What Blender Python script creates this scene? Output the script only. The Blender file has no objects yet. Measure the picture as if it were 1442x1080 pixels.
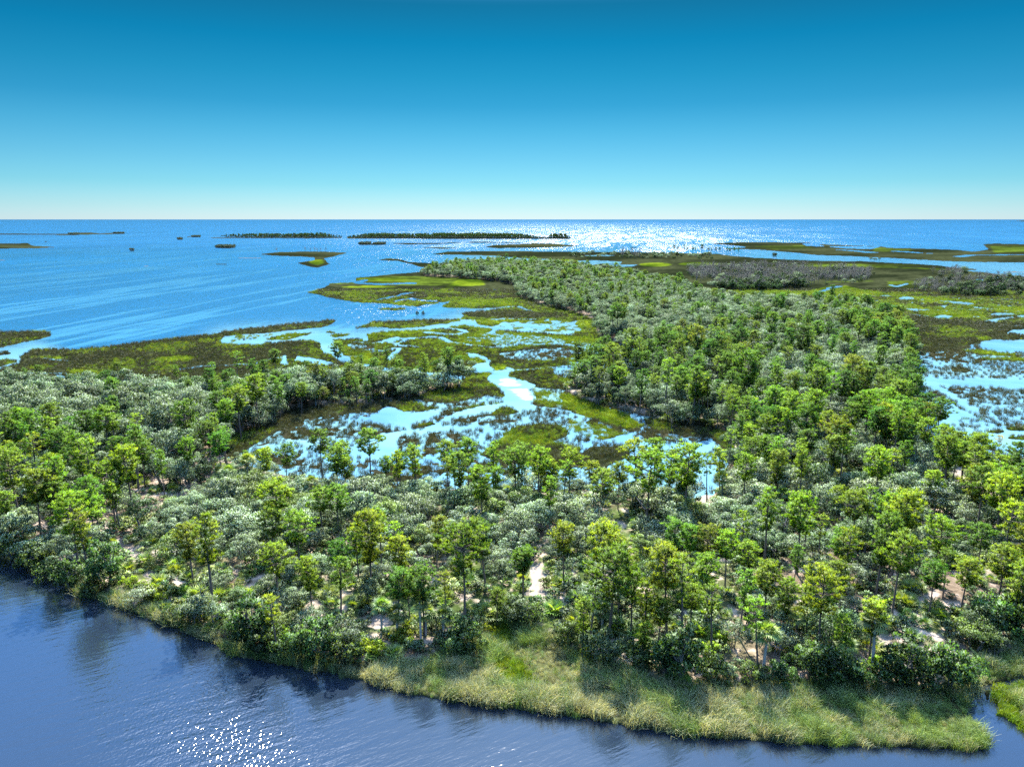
import bpy, math, random
import numpy as np
from mathutils import Vector, Matrix
R = math.radians
sc = bpy.context.scene
col = sc.collection
# ------------------------------------------------------------------ camera, sky, sun, exposure
F_PX, CX, CY, HCAM = 1024.0, 721.0, 540.0, 60.0
PITCH = math.atan((CY - 309.0) / F_PX)
SP, CP = math.sin(PITCH), math.cos(PITCH)
cam = bpy.data.objects.new('camera', bpy.data.cameras.new('camera'))
col.objects.link(cam)
cam.data.sensor_fit = 'HORIZONTAL'; cam.data.sensor_width = 36.0
cam.data.lens = 36.0 * F_PX / 1442.0
cam.data.clip_start = 1.0; cam.data.clip_end = 200000.0
cam.location = (0, 0, HCAM); cam.rotation_euler = (math.pi / 2 - PITCH, 0, 0)
sc.camera = cam
SUN_AZ, SUN_EL = R(1.5), R(49.0)
world = bpy.data.worlds.new('World'); sc.world = world; world.use_nodes = True
wn, wl = world.node_tree.nodes, world.node_tree.links
wn.clear()
w_out = wn.new('ShaderNodeOutputWorld'); w_bg = wn.new('ShaderNodeBackground')
w_sky = wn.new('ShaderNodeTexSky'); w_sky.sky_type = 'NISHITA'; w_sky.sun_disc = False
w_sky.sun_elevation = SUN_EL; w_sky.sun_rotation = SUN_AZ
w_sky.altitude = 60; w_sky.air_density = 1.0; w_sky.dust_density = 0.3; w_sky.ozone_density = 3.0
w_bg.inputs['Strength'].default_value = 0.1
w_tc = wn.new('ShaderNodeTexCoord'); w_sep = wn.new('ShaderNodeSeparateXYZ')
w_ramp = wn.new('ShaderNodeValToRGB'); w_mul = wn.new('ShaderNodeMix'); w_mul.data_type = 'RGBA'; w_mul.blend_type = 'MULTIPLY'
w_mul.inputs['Factor'].default_value = 1.0
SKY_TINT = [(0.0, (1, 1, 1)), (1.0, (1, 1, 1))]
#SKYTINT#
SKY_TINT = [(0.0, (0.0985, 0.142, 0.2075)), (0.0176, (0.074, 0.1253, 0.1753)), (0.045, (0.0457, 0.1076, 0.1452)), (0.0765, (0.0332, 0.095, 0.1279)), (0.1116, (0.0204, 0.0839, 0.1116)), (0.1415, (0.0104, 0.0716, 0.0972)), (0.1748, (0.0053, 0.0661, 0.0872)), (0.2132, (0.0017, 0.0578, 0.0781)), (0.2567, (0.0026, 0.0461, 0.0602)), (0.45, (0.19, 0.36, 0.52)), (0.66, (0.42, 0.59, 0.71)), (0.85, (2.9, 2.95, 2.85)), (1.0, (2.9, 2.95, 2.85))]  # upper stops, above the frame, brightened as added fill for the shadows
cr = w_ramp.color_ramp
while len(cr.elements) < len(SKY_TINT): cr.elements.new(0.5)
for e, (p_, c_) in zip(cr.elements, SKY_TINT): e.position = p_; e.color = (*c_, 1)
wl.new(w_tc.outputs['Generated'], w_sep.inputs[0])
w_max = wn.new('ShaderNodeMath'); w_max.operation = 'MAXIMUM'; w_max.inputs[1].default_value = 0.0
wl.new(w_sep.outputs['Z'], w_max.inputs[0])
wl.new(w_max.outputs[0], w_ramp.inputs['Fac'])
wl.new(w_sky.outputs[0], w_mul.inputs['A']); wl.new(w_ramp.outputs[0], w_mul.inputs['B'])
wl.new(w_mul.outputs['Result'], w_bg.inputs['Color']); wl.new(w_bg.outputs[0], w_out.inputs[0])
sun = bpy.data.objects.new('sun', bpy.data.lights.new('sun', 'SUN')); col.objects.link(sun)
sun.data.energy = 3.4; sun.data.angle = R(0.5); sun.data.color = (1.0, 0.95, 0.86)
SUNV = Vector((math.sin(SUN_AZ) * math.cos(SUN_EL), math.cos(SUN_AZ) * math.cos(SUN_EL), math.sin(SUN_EL)))
sun.rotation_euler = SUNV.to_track_quat('Z', 'Y').to_euler()
sc.view_settings.view_transform = 'Standard'; sc.view_settings.look = 'None'
sc.view_settings.exposure = 2.95; sc.view_settings.gamma = 1.0
sc.cycles.max_bounces = 6; sc.cycles.diffuse_bounces = 3; sc.cycles.glossy_bounces = 3
sc.cycles.transmission_bounces = 4; sc.cycles.transparent_max_bounces = 4
sc.cycles.caustics_reflective = False; sc.cycles.caustics_refractive = False
sc.cycles.use_denoising = False

# ------------------------------------------------------------------ helpers
rng = np.random.default_rng(7)
random.seed(7)
def ground(u, v):
    """photo pixel -> point on the water plane (metres)"""
    u = np.asarray(u, float); v = np.asarray(v, float)
    dx = (u - CX) / F_PX; dy = (CY - v) / F_PX
    dz = -SP + dy * CP; t = -HCAM / dz
    return dx * t, (CP + dy * SP) * t
def pix(x, y, z=0.0):
    zc = y * CP + (HCAM - z) * SP; yc = y * SP - (HCAM - z) * CP
    return CX + F_PX * x / zc, CY - F_PX * yc / zc
def height_for(y, v):
    q = (CY - v) / F_PX
    return HCAM - y * (SP - q * CP) / (CP + q * SP)
def _hash(ix, iy, s):
    n = (ix.astype(np.int64) * 374761393 + iy.astype(np.int64) * 668265263 + s * 974711) & 0x7fffffff
    n = ((n ^ (n >> 13)) * 1274126177) & 0x7fffffff
    n = n ^ (n >> 16)
    return (n & 0xffff) / 65535.0
def vnoise(x, y, s=0):
    x = np.asarray(x, float); y = np.asarray(y, float)
    ix = np.floor(x); iy = np.floor(y); fx = x - ix; fy = y - iy
    fx = fx * fx * (3 - 2 * fx); fy = fy * fy * (3 - 2 * fy)
    a = _hash(ix, iy, s); b = _hash(ix + 1, iy, s); c = _hash(ix, iy + 1, s); d = _hash(ix + 1, iy + 1, s)
    return (a * (1 - fx) + b * fx) * (1 - fy) + (c * (1 - fx) + d * fx) * fy
def fbm(x, y, s=0, o=4):
    r = 0; a = 0.5; t = 0
    for k in range(o):
        r = r + a * vnoise(x, y, s + k * 17); t += a; a *= 0.5; x = x * 2.03 + 11.3; y = y * 2.03 + 7.7
    return r / t
def inpoly(px, py, poly):
    poly = np.asarray(poly, float)
    x0, y0 = poly.min(0); x1, y1 = poly.max(0)
    out = np.zeros(px.shape, bool)
    box = (px >= x0) & (px <= x1) & (py >= y0) & (py <= y1)
    if not box.any(): return out
    qx = px[box]; qy = py[box]; r = np.zeros(qx.shape, bool)
    j = len(poly) - 1
    for i in range(len(poly)):
        xi, yi = poly[i]; xj, yj = poly[j]
        if yi != yj:
            c = ((yi > qy) != (yj > qy)) & (qx < (xj - xi) * (qy - yi) / (yj - yi) + xi)
            r ^= c
        j = i
    out[box] = r
    return out
def vpx(v):
    """ground metres covered by one photo pixel of height at row v"""
    _, a = ground(CX, v - .5); _, b = ground(CX, v + .5)
    return a - b
def mesh_np(name, verts, quads, tris=None):
    me = bpy.data.meshes.new(name)
    verts = np.asarray(verts, np.float32).reshape(-1, 3)
    q = np.asarray(quads, np.int32).reshape(-1, 4) if quads is not None and len(quads) else np.zeros((0, 4), np.int32)
    t = np.asarray(tris, np.int32).reshape(-1, 3) if tris is not None and len(tris) else np.zeros((0, 3), np.int32)
    me.vertices.add(len(verts)); me.vertices.foreach_set('co', verts.ravel())
    nl = q.size + t.size
    me.loops.add(nl); me.loops.foreach_set('vertex_index', np.concatenate([q.ravel(), t.ravel()]).astype(np.int32))
    me.polygons.add(len(q) + len(t))
    st = np.concatenate([np.arange(len(q)) * 4, q.size + np.arange(len(t)) * 3]).astype(np.int32)
    me.polygons.foreach_set('loop_start', st)
    me.update(calc_edges=True); me.validate()
    return me
NRM = {}
def set_normals(me, nn):
    nn = np.asarray(nn, np.float32); nn /= np.linalg.norm(nn, axis=1)[:, None] + 1e-9
    me.polygons.foreach_set('use_smooth', np.ones(len(me.polygons), bool)); me.normals_split_custom_set_from_vertices(nn.tolist()); NRM[me.name] = nn
def color_attr(me, rgb, name='tint'):
    a = me.color_attributes.new(name, 'FLOAT_COLOR', 'POINT')
    c = np.ones((len(rgb), 4), np.float32); c[:, :3] = rgb
    a.data.foreach_set('color', c.ravel())
def obj(name, me, mat=None, parent=None, loc=None):
    o = bpy.data.objects.new(name, me); col.objects.link(o)
    if mat and me is not None and not me.materials: me.materials.append(mat)
    if parent: o.parent = parent
    if loc is not None: o.location = loc
    return o
def tag(o, label=None, cat=None, group=None, kind=None):
    if label: o['label'] = label
    if cat: o['category'] = cat
    if group: o['group'] = group
    if kind: o['kind'] = kind
    return o
# ------------------------------------------------------------------ materials
def nodes(name):
    m = bpy.data.materials.new(name); m.use_nodes = True
    n = m.node_tree.nodes; l = m.node_tree.links; n.clear()
    out = n.new('ShaderNodeOutputMaterial')
    return m, n, l, out
def math_node(n, l, op, a, b=None, c=None):
    x = n.new('ShaderNodeMath'); x.operation = op
    for i, v in enumerate((a, b, c)):
        if v is None: continue
        if isinstance(v, (int, float)): x.inputs[i].default_value = v
        else: l.new(v, x.inputs[i])
    return x.outputs[0]
def mix_rgb(n, l, f, a, b, mode='MIX'):
    x = n.new('ShaderNodeMix'); x.data_type = 'RGBA'; x.blend_type = mode
    for k, v in (('Factor', f), ('A', a), ('B', b)):
        i = x.inputs[k]
        if k == 'Factor': i = x.inputs[0]
        if isinstance(v, (int, float)): i.default_value = v
        elif isinstance(v, tuple): i.default_value = (*v, 1)
        else: l.new(v, i)
    return x.outputs['Result']
def leaf_mat(name, base, alt, trans=0.45, gloss=0.12, rough=0.45, var=0.25, tcol=(1.25, 1.3, 0.5)):
    """foliage: per-clump tint attribute, per-tree object colour and random value, light through the leaf"""
    m, n, l, out = nodes(name)
    at = n.new('ShaderNodeAttribute'); at.attribute_name = 'tint'
    sp = n.new('ShaderNodeSeparateColor'); l.new(at.outputs['Color'], sp.inputs[0])
    oi = n.new('ShaderNodeObjectInfo')
    c = mix_rgb(n, l, sp.outputs[0], base, alt)
    hs = n.new('ShaderNodeHueSaturation'); l.new(c, hs.inputs['Color'])
    v1 = math_node(n, l, 'MULTIPLY_ADD', oi.outputs['Random'], 2 * var, 1 - var)
    v2 = math_node(n, l, 'MULTIPLY_ADD', sp.outputs[1], 0.9, 0.55)
    l.new(math_node(n, l, 'MULTIPLY', v1, v2), hs.inputs['Value'])
    rr = math_node(n, l, 'FRACT', math_node(n, l, 'MULTIPLY', oi.outputs['Random'], 17.3))
    l.new(math_node(n, l, 'MULTIPLY_ADD', rr, 0.05, 0.475), hs.inputs['Hue'])
    tn = n.new('ShaderNodeRGB'); tn.name = 'tone'; tn.outputs[0].default_value = (1, 1, 1, 1)
    c2 = mix_rgb(n, l, 1.0, mix_rgb(n, l, 1.0, hs.outputs[0], oi.outputs['Color'], 'MULTIPLY'), tn.outputs[0], 'MULTIPLY')
    d = n.new('ShaderNodeBsdfDiffuse'); l.new(c2, d.inputs[0])
    t = n.new('ShaderNodeBsdfTranslucent')
    l.new(mix_rgb(n, l, 1.0, c2, tcol, 'MULTIPLY'), t.inputs[0])
    g = n.new('ShaderNodeBsdfGlossy'); g.inputs['Roughness'].default_value = rough
    g.inputs['Color'].default_value = (0.8, 0.85, 0.8, 1)
    m1 = n.new('ShaderNodeMixShader'); m1.inputs[0].default_value = trans
    l.new(d.outputs[0], m1.inputs[1]); l.new(t.outputs[0], m1.inputs[2])
    m2 = n.new('ShaderNodeMixShader'); m2.inputs[0].default_value = gloss
    l.new(m1.outputs[0], m2.inputs[1]); l.new(g.outputs[0], m2.inputs[2])
    l.new(m2.outputs[0], out.inputs[0])
    return m
def bark_mat(name, a, b, scale=6.0):
    m, n, l, out = nodes(name)
    p = n.new('ShaderNodeBsdfPrincipled'); p.inputs['Roughness'].default_value = 0.9
    tc = n.new('ShaderNodeTexCoord'); mp = n.new('ShaderNodeMapping'); mp.inputs['Scale'].default_value = (scale, scale, scale * .3)
    nz = n.new('ShaderNodeTexNoise'); nz.inputs['Scale'].default_value = 1.0; nz.inputs['Detail'].default_value = 4
    l.new(tc.outputs['Object'], mp.inputs[0]); l.new(mp.outputs[0], nz.inputs['Vector'])
    l.new(mix_rgb(n, l, nz.outputs[0], a, b), p.inputs['Base Color']); l.new(p.outputs[0], out.inputs[0])
    return m
M_PINE = leaf_mat('pine_needles', (0.062, 0.138, 0.016), (0.165, 0.25, 0.016), 0.54, 0.02, .6)
M_OAK = leaf_mat('oak_leaves', (0.092, 0.132, 0.068), (0.175, 0.222, 0.138), 0.42, 0.035, 0.6, 0.22, (1.0, 1.1, 0.6))
M_SHRUB = leaf_mat('shrub_leaves', (0.040, 0.085, 0.028), (0.085, 0.140, 0.035), 0.48, 0.03, .6)
M_LIME = leaf_mat('lime_leaves', (0.150, 0.230, 0.020), (0.200, 0.270, 0.020), 0.5, 0.02)
M_PALM = leaf_mat('palm_leaves', (0.080, 0.140, 0.030), (0.150, 0.190, 0.030), 0.45, 0.04, .6)
M_BROWN = leaf_mat('dead_leaves', (0.22, 0.15, 0.09), (0.26, 0.19, 0.12), 0.3, 0.02)
M_GRASS = leaf_mat('grass_blades', (0.07, 0.095, 0.032), (0.25, 0.255, 0.14), 0.35, 0.04, 0.6, 0.3, (1.2, 1.2, 0.6))
M_REED = leaf_mat('reed_blades', (0.020, 0.023, 0.011), (0.050, 0.050, 0.023), 0.3, 0.02, 0.5, 0.3)
M_REEDG = leaf_mat('green_reed_blades', (0.045, 0.080, 0.006), (0.11, 0.15, 0.010), 0.4, 0.02, 0.5, 0.3)
M_BARK = bark_mat('pine_bark', (0.055, 0.042, 0.034), (0.15, 0.115, 0.09))
M_OBARK = bark_mat('oak_bark', (0.09, 0.08, 0.07), (0.22, 0.20, 0.18))
M_GREY = bark_mat('weathered_wood', (0.062, 0.060, 0.046), (0.135, 0.132, 0.105))
M_PTRUNK = bark_mat('palm_trunk_bark', (0.26, 0.24, 0.21), (0.42, 0.40, 0.36), 4)

# ------------------------------------------------------------------ map traced on the ground (photo pixels -> metres)
W_, D_, M_, G_, F_, S_, B_, P_, Q_ = range(9)
LAYERS = []
def A(t, *pts): LAYERS.append((t, [tuple(p) for p in pts], None))
def L(t, w, *pts): LAYERS.append((t, [tuple(p) for p in pts], w))
def E(t, x0, x1, y0, y1):
    cx, cy, rx, ry = (x0 + x1) / 2, (y0 + y1) / 2, (x1 - x0) / 2, (y1 - y0) / 2
    A(t, *[(cx + rx * math.cos(a), cy + ry * math.sin(a)) for a in np.linspace(0, 2 * math.pi, 15)[:-1]])
# far islands and shoals
A(D_, (-60,329.5),(0,329),(95,329.5),(100,328),(128,327.5),(140,329),(160,328),(176,328.6),(176,329.6),(128,330.6),(100,331.5),(60,331),(-60,331.4))
A(D_, (-80,345),(12,342.6),(40,342.6),(45,346),(82,348),(56,350),(27,350),(-80,354))
E(D_, 60, 69, 339.9, 341.2); E(D_, 182, 190, 352.4, 354); E(D_, 249, 258, 336.4, 338.3)
E(S_, 193, 229, 374, 375.2); E(S_, 75, 132, 359.1, 360); E(S_, -20, 14, 365.5, 367); E(S_, 255, 290, 374, 375)
A(D_, (262,333),(280,334.3),(482,334.5),(482,336),(360,336),(300,335.6),(262,334.2))
A(D_, (488,334.2),(768,334.2),(803,334.6),(803,336.8),(768,336.8),(640,336.6),(488,336.2))
E(D_, 302, 332, 347, 350); L(D_, .8, (285,350),(303,349.5)); E(D_, 503, 545, 342.6, 345.6)
A(D_, (361,358.3),(390,355.2),(427,354.2),(458,354.2),(492,356),(469,362),(456,364.5),(465,371.8),(448,377.4),(440,376.6),(417,370.7),(440,366.6),(444,363),(427,361.8),(386,360.3))
E(G_, 436, 457, 366, 373); E(S_, 329, 376, 362.8, 364.6); E(D_, 430, 446, 399, 400); E(D_, 300, 325, 372, 373); E(S_, 440,455,384,385)
A(D_, (544,343),(571,342.2),(622,342.6),(645,341),(683,340.6),(758,342.6),(758,343.2),(687,342.2),(650,342),(620,344),(571,344.7))
A(D_, (573,348),(625,348.4),(654,349),(622,351),(610,349.6))
A(D_, (681,348.2),(695,345.3),(758,342.8),(780,343),(818,346.5),(790,348),(745,349.6),(700,350))
A(D_, (996,343),(1045,341),(1155,341.6),(1128,343.6),(1154,344),(1215,346),(1242,347),(1250,349),(1288,350),(1350,352),(1371,354.5),(1392,351),(1383,344),(1402,343),(1442,344),(1700,345),(1700,375),(1442,369.7),(1371,369.7),(1329,368),(1277,365),(1200,361.4),(1146,359.3),(1126,356.6),(1096,354.5),(1063,352),(1011,351),(1053,348.3),(1030,345.8))
A(M_, (1060,347),(1130,346),(1146,350),(1090,352)); A(M_, (1395,347),(1500,346),(1500,356),(1400,356)); A(M_, (1230,349),(1290,352),(1270,356),(1230,354))
A(W_, (1130,343.4),(1150,344.5),(1163,347),(1135,346.6)); A(W_, (1163,347),(1209,346.8),(1240,348),(1225,351),(1190,350))
L(W_, 1, (1180,352),(1209,353.5),(1229,356)); L(W_, .9, (1350,361.4),(1367,359.3),(1383,359.3),(1442,358.7),(1500,358)); L(W_, .8, (1260,354),(1290,356),(1310,357))
A(D_, (1420,311.2),(1470,310.8),(1700,310.6),(1700,312.5),(1440,312.2)); 
# central and right far marsh with the big forest island on it
A(D_, (573,358.6),(608,357.8),(629,354.5),(675,353.7),(800,354.5),(870,355),(948,356),(1010,357.5),(1030,360.3),(1063,363),(1113,365.5),(1159,367.6),(1215,368.2),(1267,370.7),(1319,373.2),(1350,377.4),(1377,379),(1377,380.7),(1354,381.6),(1392,384.2),(1412,387),(1442,389.5),(1700,404),(1700,640),(1290,520),(1000,440),(760,430),(640,400),(600,384),(633,371),(575,369),(560,364.5),(545,363.8),(533,366),(533,367),(560,368),(575,371),(590,376),(611,378.5),(640,374),(704,363),(698,360.5),(644,359.3))
A(W_, (600,370),(633,370.4),(655,366.5),(680,362.2),(698,360.6),(735,364),(775,365.5),(778,371),(733,369.6),(705,365.5),(668,367.5),(640,371),(620,371))
A(D_, (575,369.5),(600,370.5),(640,371),(660,369),(660,376),(620,379),(590,376))
A(W_, (807,368),(834,367),(877,369),(873,372),(850,371),(831,373),(808,372)); A(W_, (850,373),(860,372.5),(898,373),(890,375.5),(870,376)); E(W_, 822, 866, 359.3, 361)
A(G_, (777,366),(807,366),(807,371),(777,371)); E(G_, 900, 945, 370.5, 376); E(G_, 955, 1015, 369.8, 374.6); E(M_, 1010,1060,371,374); L(G_, 1.6, (1180,374),(1230,376),(1290,378),(1330,380))
E(M_, 1050,1300,372,376)
L(W_, 1.0, (1090,361.2),(1118,362.4)); E(S_, 1406, 1470, 382.4, 384.4)
A(W_, (1400,391),(1412,390.5),(1440,395),(1425,395.5),(1405,394)); E(W_, 1372, 1386, 393.3, 395.2)
A(G_, (985,410),(1050,408.5),(1146,411),(1146,417),(1100,416),(1000,415)); A(G_, (1140,410),(1170,403),(1190,402.5),(1215,409),(1262,415),(1300,421),(1240,419),(1150,417))
A(M_, (1250,397),(1308,396),(1318,402),(1280,406),(1250,404)); A(M_, (1250,420),(1300,418),(1450,416),(1700,420),(1700,458),(1440,456),(1380,452),(1330,450),(1280,442),(1240,430))
A(G_, (1288,434),(1330,438),(1380,440),(1385,448),(1330,450),(1300,446)); A(G_, (1262,417),(1290,418),(1380,424),(1370,432),(1300,426)); A(G_, (1400,434),(1450,432),(1450,441),(1405,440)); E(G_, 1316,1351,463.5,468.5); E(G_, 1376,1398,475.5,480.5)
L(M_, 1.2, (1135,397),(1180,397.5),(1225,396.5)); E(M_, 1442,1600,462,470)
L(W_, 1.1, (1148,414),(1157,411),(1169,406),(1184,403)); L(W_, 1.0, (1146,412.6),(1158,415)); E(W_, 1172,1199,416.4,419); E(W_, 1210,1231,416.8,418); E(W_, 1236,1253,416.3,418.2); E(W_, 1265,1287,418,422); L(W_, 1, (1296,421.6),(1314,422))
A(W_, (1320,423.4),(1346,424.7),(1375,427.5),(1374,429),(1360,430),(1340,427)); L(W_, 1.1, (1323,431.5),(1332,431)); A(W_, (1273,435),(1285,434.4),(1304,437),(1288,438.5)); L(W_, 1, (1304,436),(1332,438)); A(W_, (1315,448.6),(1323,443.5),(1344,445.5),(1333,448))
L(W_, 1.8, (1379,433),(1390,435),(1403,436)); A(W_, (1393,442),(1429,441.5),(1427,444),(1400,444.5)); A(W_, (1385,452),(1400,454),(1410,450),(1427,447.6),(1425,446),(1402,448.6)); L(W_, 1.6, (1410,430),(1422,431)); E(W_, 1432,1460,444,447.5); L(W_, .8, (1254,401),(1262,403.5)); L(W_, .7, (1262,403.5),(1278,399.5)); L(W_, 1, (1370,446),(1390,446.4))
for pts in [[(1190,421),(1225,423),(1262,424.5),(1300,427)], [(1330,433),(1365,436),(1400,438),(1440,439.5)], [(1240,429),(1262,431),(1285,431.5)], [(1345,419.5),(1390,421),(1440,422)], [(1283,443),(1305,444.5),(1318,447)], [(1400,457),(1440,458.5),(1490,459)], [(1420,425),(1450,427)]]: L(W_, .8, *pts)
for pts in [[(600,455.5),(630,452.5)], [(700,443),(735,444.5),(770,443)], [(690,473),(730,475),(770,479)], [(735,491),(770,493),(800,498)], [(560,470),(590,468),(620,466)], [(650,489),(672,493),(690,495)], [(800,466),(830,470),(850,478)], [(520,407),(560,405),(600,406.5)], [(640,416),(690,417.5)]]: L(W_, 1.1, *pts)
# pond on the right
A(W_, (1417,469),(1423,464),(1450,463),(1700,463),(1700,474),(1450,473))
A(P_, (1288,497.5),(1329,493),(1350,490),(1381,482),(1400,477),(1442,479),(1700,482),(1900,770),(1450,705),(1385,680),(1350,660),(1318,636),(1290,605),(1280,560),(1274,525),(1288,513))
A(W_, (1381,483),(1400,478.5),(1442,480.5),(1600,483),(1600,494),(1440,496),(1400,493),(1378,490))
L(W_, 6, (1305,540),(1330,552),(1352,566),(1372,582)); A(W_, (1300,530),(1340,535),(1400,533),(1600,540),(1600,552),(1430,549),(1390,545),(1330,545),(1305,540))
A(W_, (1315,560),(1350,575),(1380,592),(1345,590),(1318,580)); A(W_, (1380,598),(1440,608),(1600,625),(1600,660),(1440,645),(1410,635),(1385,625))
A(G_, (1353,494),(1372,492.6),(1400,495),(1440,500),(1420,502.3),(1385,500)); A(G_, (1376,504),(1450,504),(1600,507),(1600,511),(1450,509),(1390,507))
A(D_, (1338,517),(1350,516.5),(1366,521),(1360,525),(1342,523)); L(M_, 2.2, (1349,588),(1399,595),(1434,603)); E(M_, 1390,1417,605,611); E(G_, 1379,1398,618,624); E(M_, 1369,1383,612,619); E(M_, 1419,1448,614,619.5); E(M_, 1418,1448,601,607); A(G_, (1405,641),(1425,645),(1450,648),(1600,655),(1600,664),(1450,657),(1425,655),(1408,650))
# marsh west of the forest island
A(M_, (432,412.6),(462,404),(464,399),(499,397.5),(501,391.5),(536,388),(590,383),(611,379.5),(640,378),(720,400),(732,420),(762,431),(730,433),(690,436),(670,434.5),(628,434.5),(620,431.4),(636,424.5),(620,427),(599,429.5),(590,432.4),(574,431.4),(549,429),(524,427),(491,424.5),(457,419),(453,416))
A(D_, (465,400),(520,399.5),(560,402),(632,403),(620,409),(560,408),(500,410),(440,413)); A(D_, (640,396),(700,397),(722,402),(732,420),(700,421),(660,417),(640,410)); A(D_, (520,413),(560,411),(610,414),(600,421),(560,419)); A(D_, (590,383),(611,379.5),(640,378),(640,392),(590,390),(520,390))
A(G_, (632,403),(645,394),(676,393),(683,402),(660,404)); E(G_, 645, 720, 422.5, 432); E(G_, 480,560,403,406); E(G_, 500,575,392,396)
A(W_, (494,397),(515,393.5),(518,395.5),(511,398),(540,399.4),(585,397.6),(590,399),(540,401),(505,399.5))
L(W_, 1.7, (528,423),(549,419),(566,415),(582,412.4)); L(W_, 1.2, (555,425),(565,423.5),(578,420),(586,422),(615,424)); L(W_, 1.2, (620,426),(600,424)); L(W_, .8, (680,407),(700,408))
E(M_, 530, 575, 433.8, 437.2)
# inner marsh
A(M_, (505,461),(526,453),(607,450),(649,449),(655,441),(690,437),(720,433),(760,430),(840,440),(850,470),(880,490),(925,500),(905,524),(850,530),(800,545),(790,552),(770,545),(700,560),(640,560),(655,530),(560,520),(500,512),(480,505),(470,495),(461,478),(500,478),(516,480),(518,469),(499,464))
A(W_, (505,463),(524,461.5),(570,462.6),(607,459.5),(622,457),(650,452),(649,449.5),(664,450),(662,455),(640,459),(610,463.5),(570,466),(536,467.5),(518,470),(499,469))
A(D_, (650,441),(676,438),(745,439),(800,441),(800,448),(720,449),(660,447)); A(D_, (530,454),(600,451),(645,450),(620,455),(580,459),(545,458)); A(G_, (668,451),(724,450.5),(735,455),(700,458),(668,457)); A(G_, (760,452),(840,452),(845,462),(800,463),(760,458)); A(Q_, (704,452),(800,452),(830,466),(806,472),(733,467),(700,461))
A(G_, (516,470),(607,463.5),(640,467),(600,470),(540,474),(518,479)); A(Q_, (640,472),(700,468),(790,474),(845,480),(830,486),(755,483),(700,487),(650,483)); A(G_, (770,474),(810,474),(840,479),(800,480)); A(Q_, (789,481),(815,482),(850,490),(858,499),(840,497),(815,487)); A(M_, (840,475),(870,485),(905,500),(890,507),(850,497))
A(G_, (650,481),(690,483),(700,487),(680,485),(655,484)); A(D_, (685,498),(730,490),(790,487),(830,495),(800,503),(760,516),(730,520),(700,508)); A(P_, (700,498),(740,492),(790,490),(820,497),(780,508),(720,507)); A(Q_, (800,503),(860,499),(890,508),(860,512),(800,515)); A(P_, (780,518),(815,514),(860,512),(880,520),(850,525),(800,530),(785,535))
L(W_, 3.2, (600,463.5),(622,458.5),(651,453),(662,452.5),(666,458),(689,461),(704,464)); L(W_, 2.2, (704,464),(733,465.5),(766,468),(806,471)); L(W_, 2, (704,464),(689,470)); L(W_, 1.8, (695,460),(712,455),(740,457),(765,463)); L(W_, 1, (667,450),(724,449.5),(790,450.4)); L(W_, 1.2, (780,460),(805,457),(812,452))
A(W_, (560,447),(600,449.5),(640,448),(650,444),(652,439.5),(665,436.5),(660,434),(628,434.5),(600,434),(570,436)); L(W_, 2, (650,440),(665,436.5),(690,435),(728,431)); L(W_, 1.6, (729,432),(746,438))
L(W_, 2.4, (560,483),(575,478),(600,475.5),(620,475.5),(633,482),(649,484.4),(673,486.6),(691,489),(706,489),(729,485.5),(755,484.4),(789,484.4)); L(W_, 2.2, (789,484.4),(813,489),(831,493),(835,496.6),(855,500),(871,505.5),(886,510),(896,511))
L(W_, 2.2, (600,468),(629,471),(644,471),(655,468),(651,464.5),(629,462),(613,461)); A(W_, (530,484),(545,477),(560,474.5),(566,477),(550,483)); L(W_, 1.6, (553,478),(580,476),(600,475.5))
A(W_, (885,503),(900,499),(908,508),(900,520),(888,515)); L(W_, 2.4, (726,521),(737,520),(778,517),(810,514.6),(860,511),(886,511))
# bay channels left of the inner marsh
E(M_, 451, 474, 466.8, 470); A(M_, (455,474),(470,471),(495,470.5),(480,475),(460,476)); L(G_, 3, (467,495),(500,498)); A(P_, (487,484),(530,487),(530,494),(495,492)); L(W_, 2.6, (460,470),(466,482),(474,494),(480,502),(495,502),(512,500)); A(G_, (511,499),(523,495),(523,508),(512,506)); L(W_, 2.4, (524,496),(545,493),(562,490),(555,499),(548,507)); L(W_, 2, (500,482),(530,483),(545,480)); L(W_, 1.6, (545,480),(562,486),(590,489))
# basin and grass round it
A(M_, (572,562),(610,552),(649,535),(660,527),(693,524),(685,534),(697,546),(689,558),(664,563),(627,572),(585,571)); A(G_, (668,527),(692,524.5),(684,532)); A(D_, (640,548),(697,546),(689,560),(664,564),(627,573),(580,571),(600,563))
A(W_, (656,524),(672,512.5),(655,497),(671,498),(690,506),(693,508),(689,516.6),(710,515.6),(726,521),(714,528),(718,531),(743,537.5),(755.5,542.6),(747,546),(746,562),(742,572),(718,571),(714,560),(706,550),(693,540),(685,533),(693,525),(668,524.5))
A(G_, (693,516.5),(704,514.6),(712,515.4),(711,521),(697,522)); A(G_, (655,503),(675,505),(690,511),(670,512),(655,508)); A(D_, (716,529),(739,524),(778,520),(780,529),(789,544),(780,550),(760,547),(751,539.5))
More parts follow.
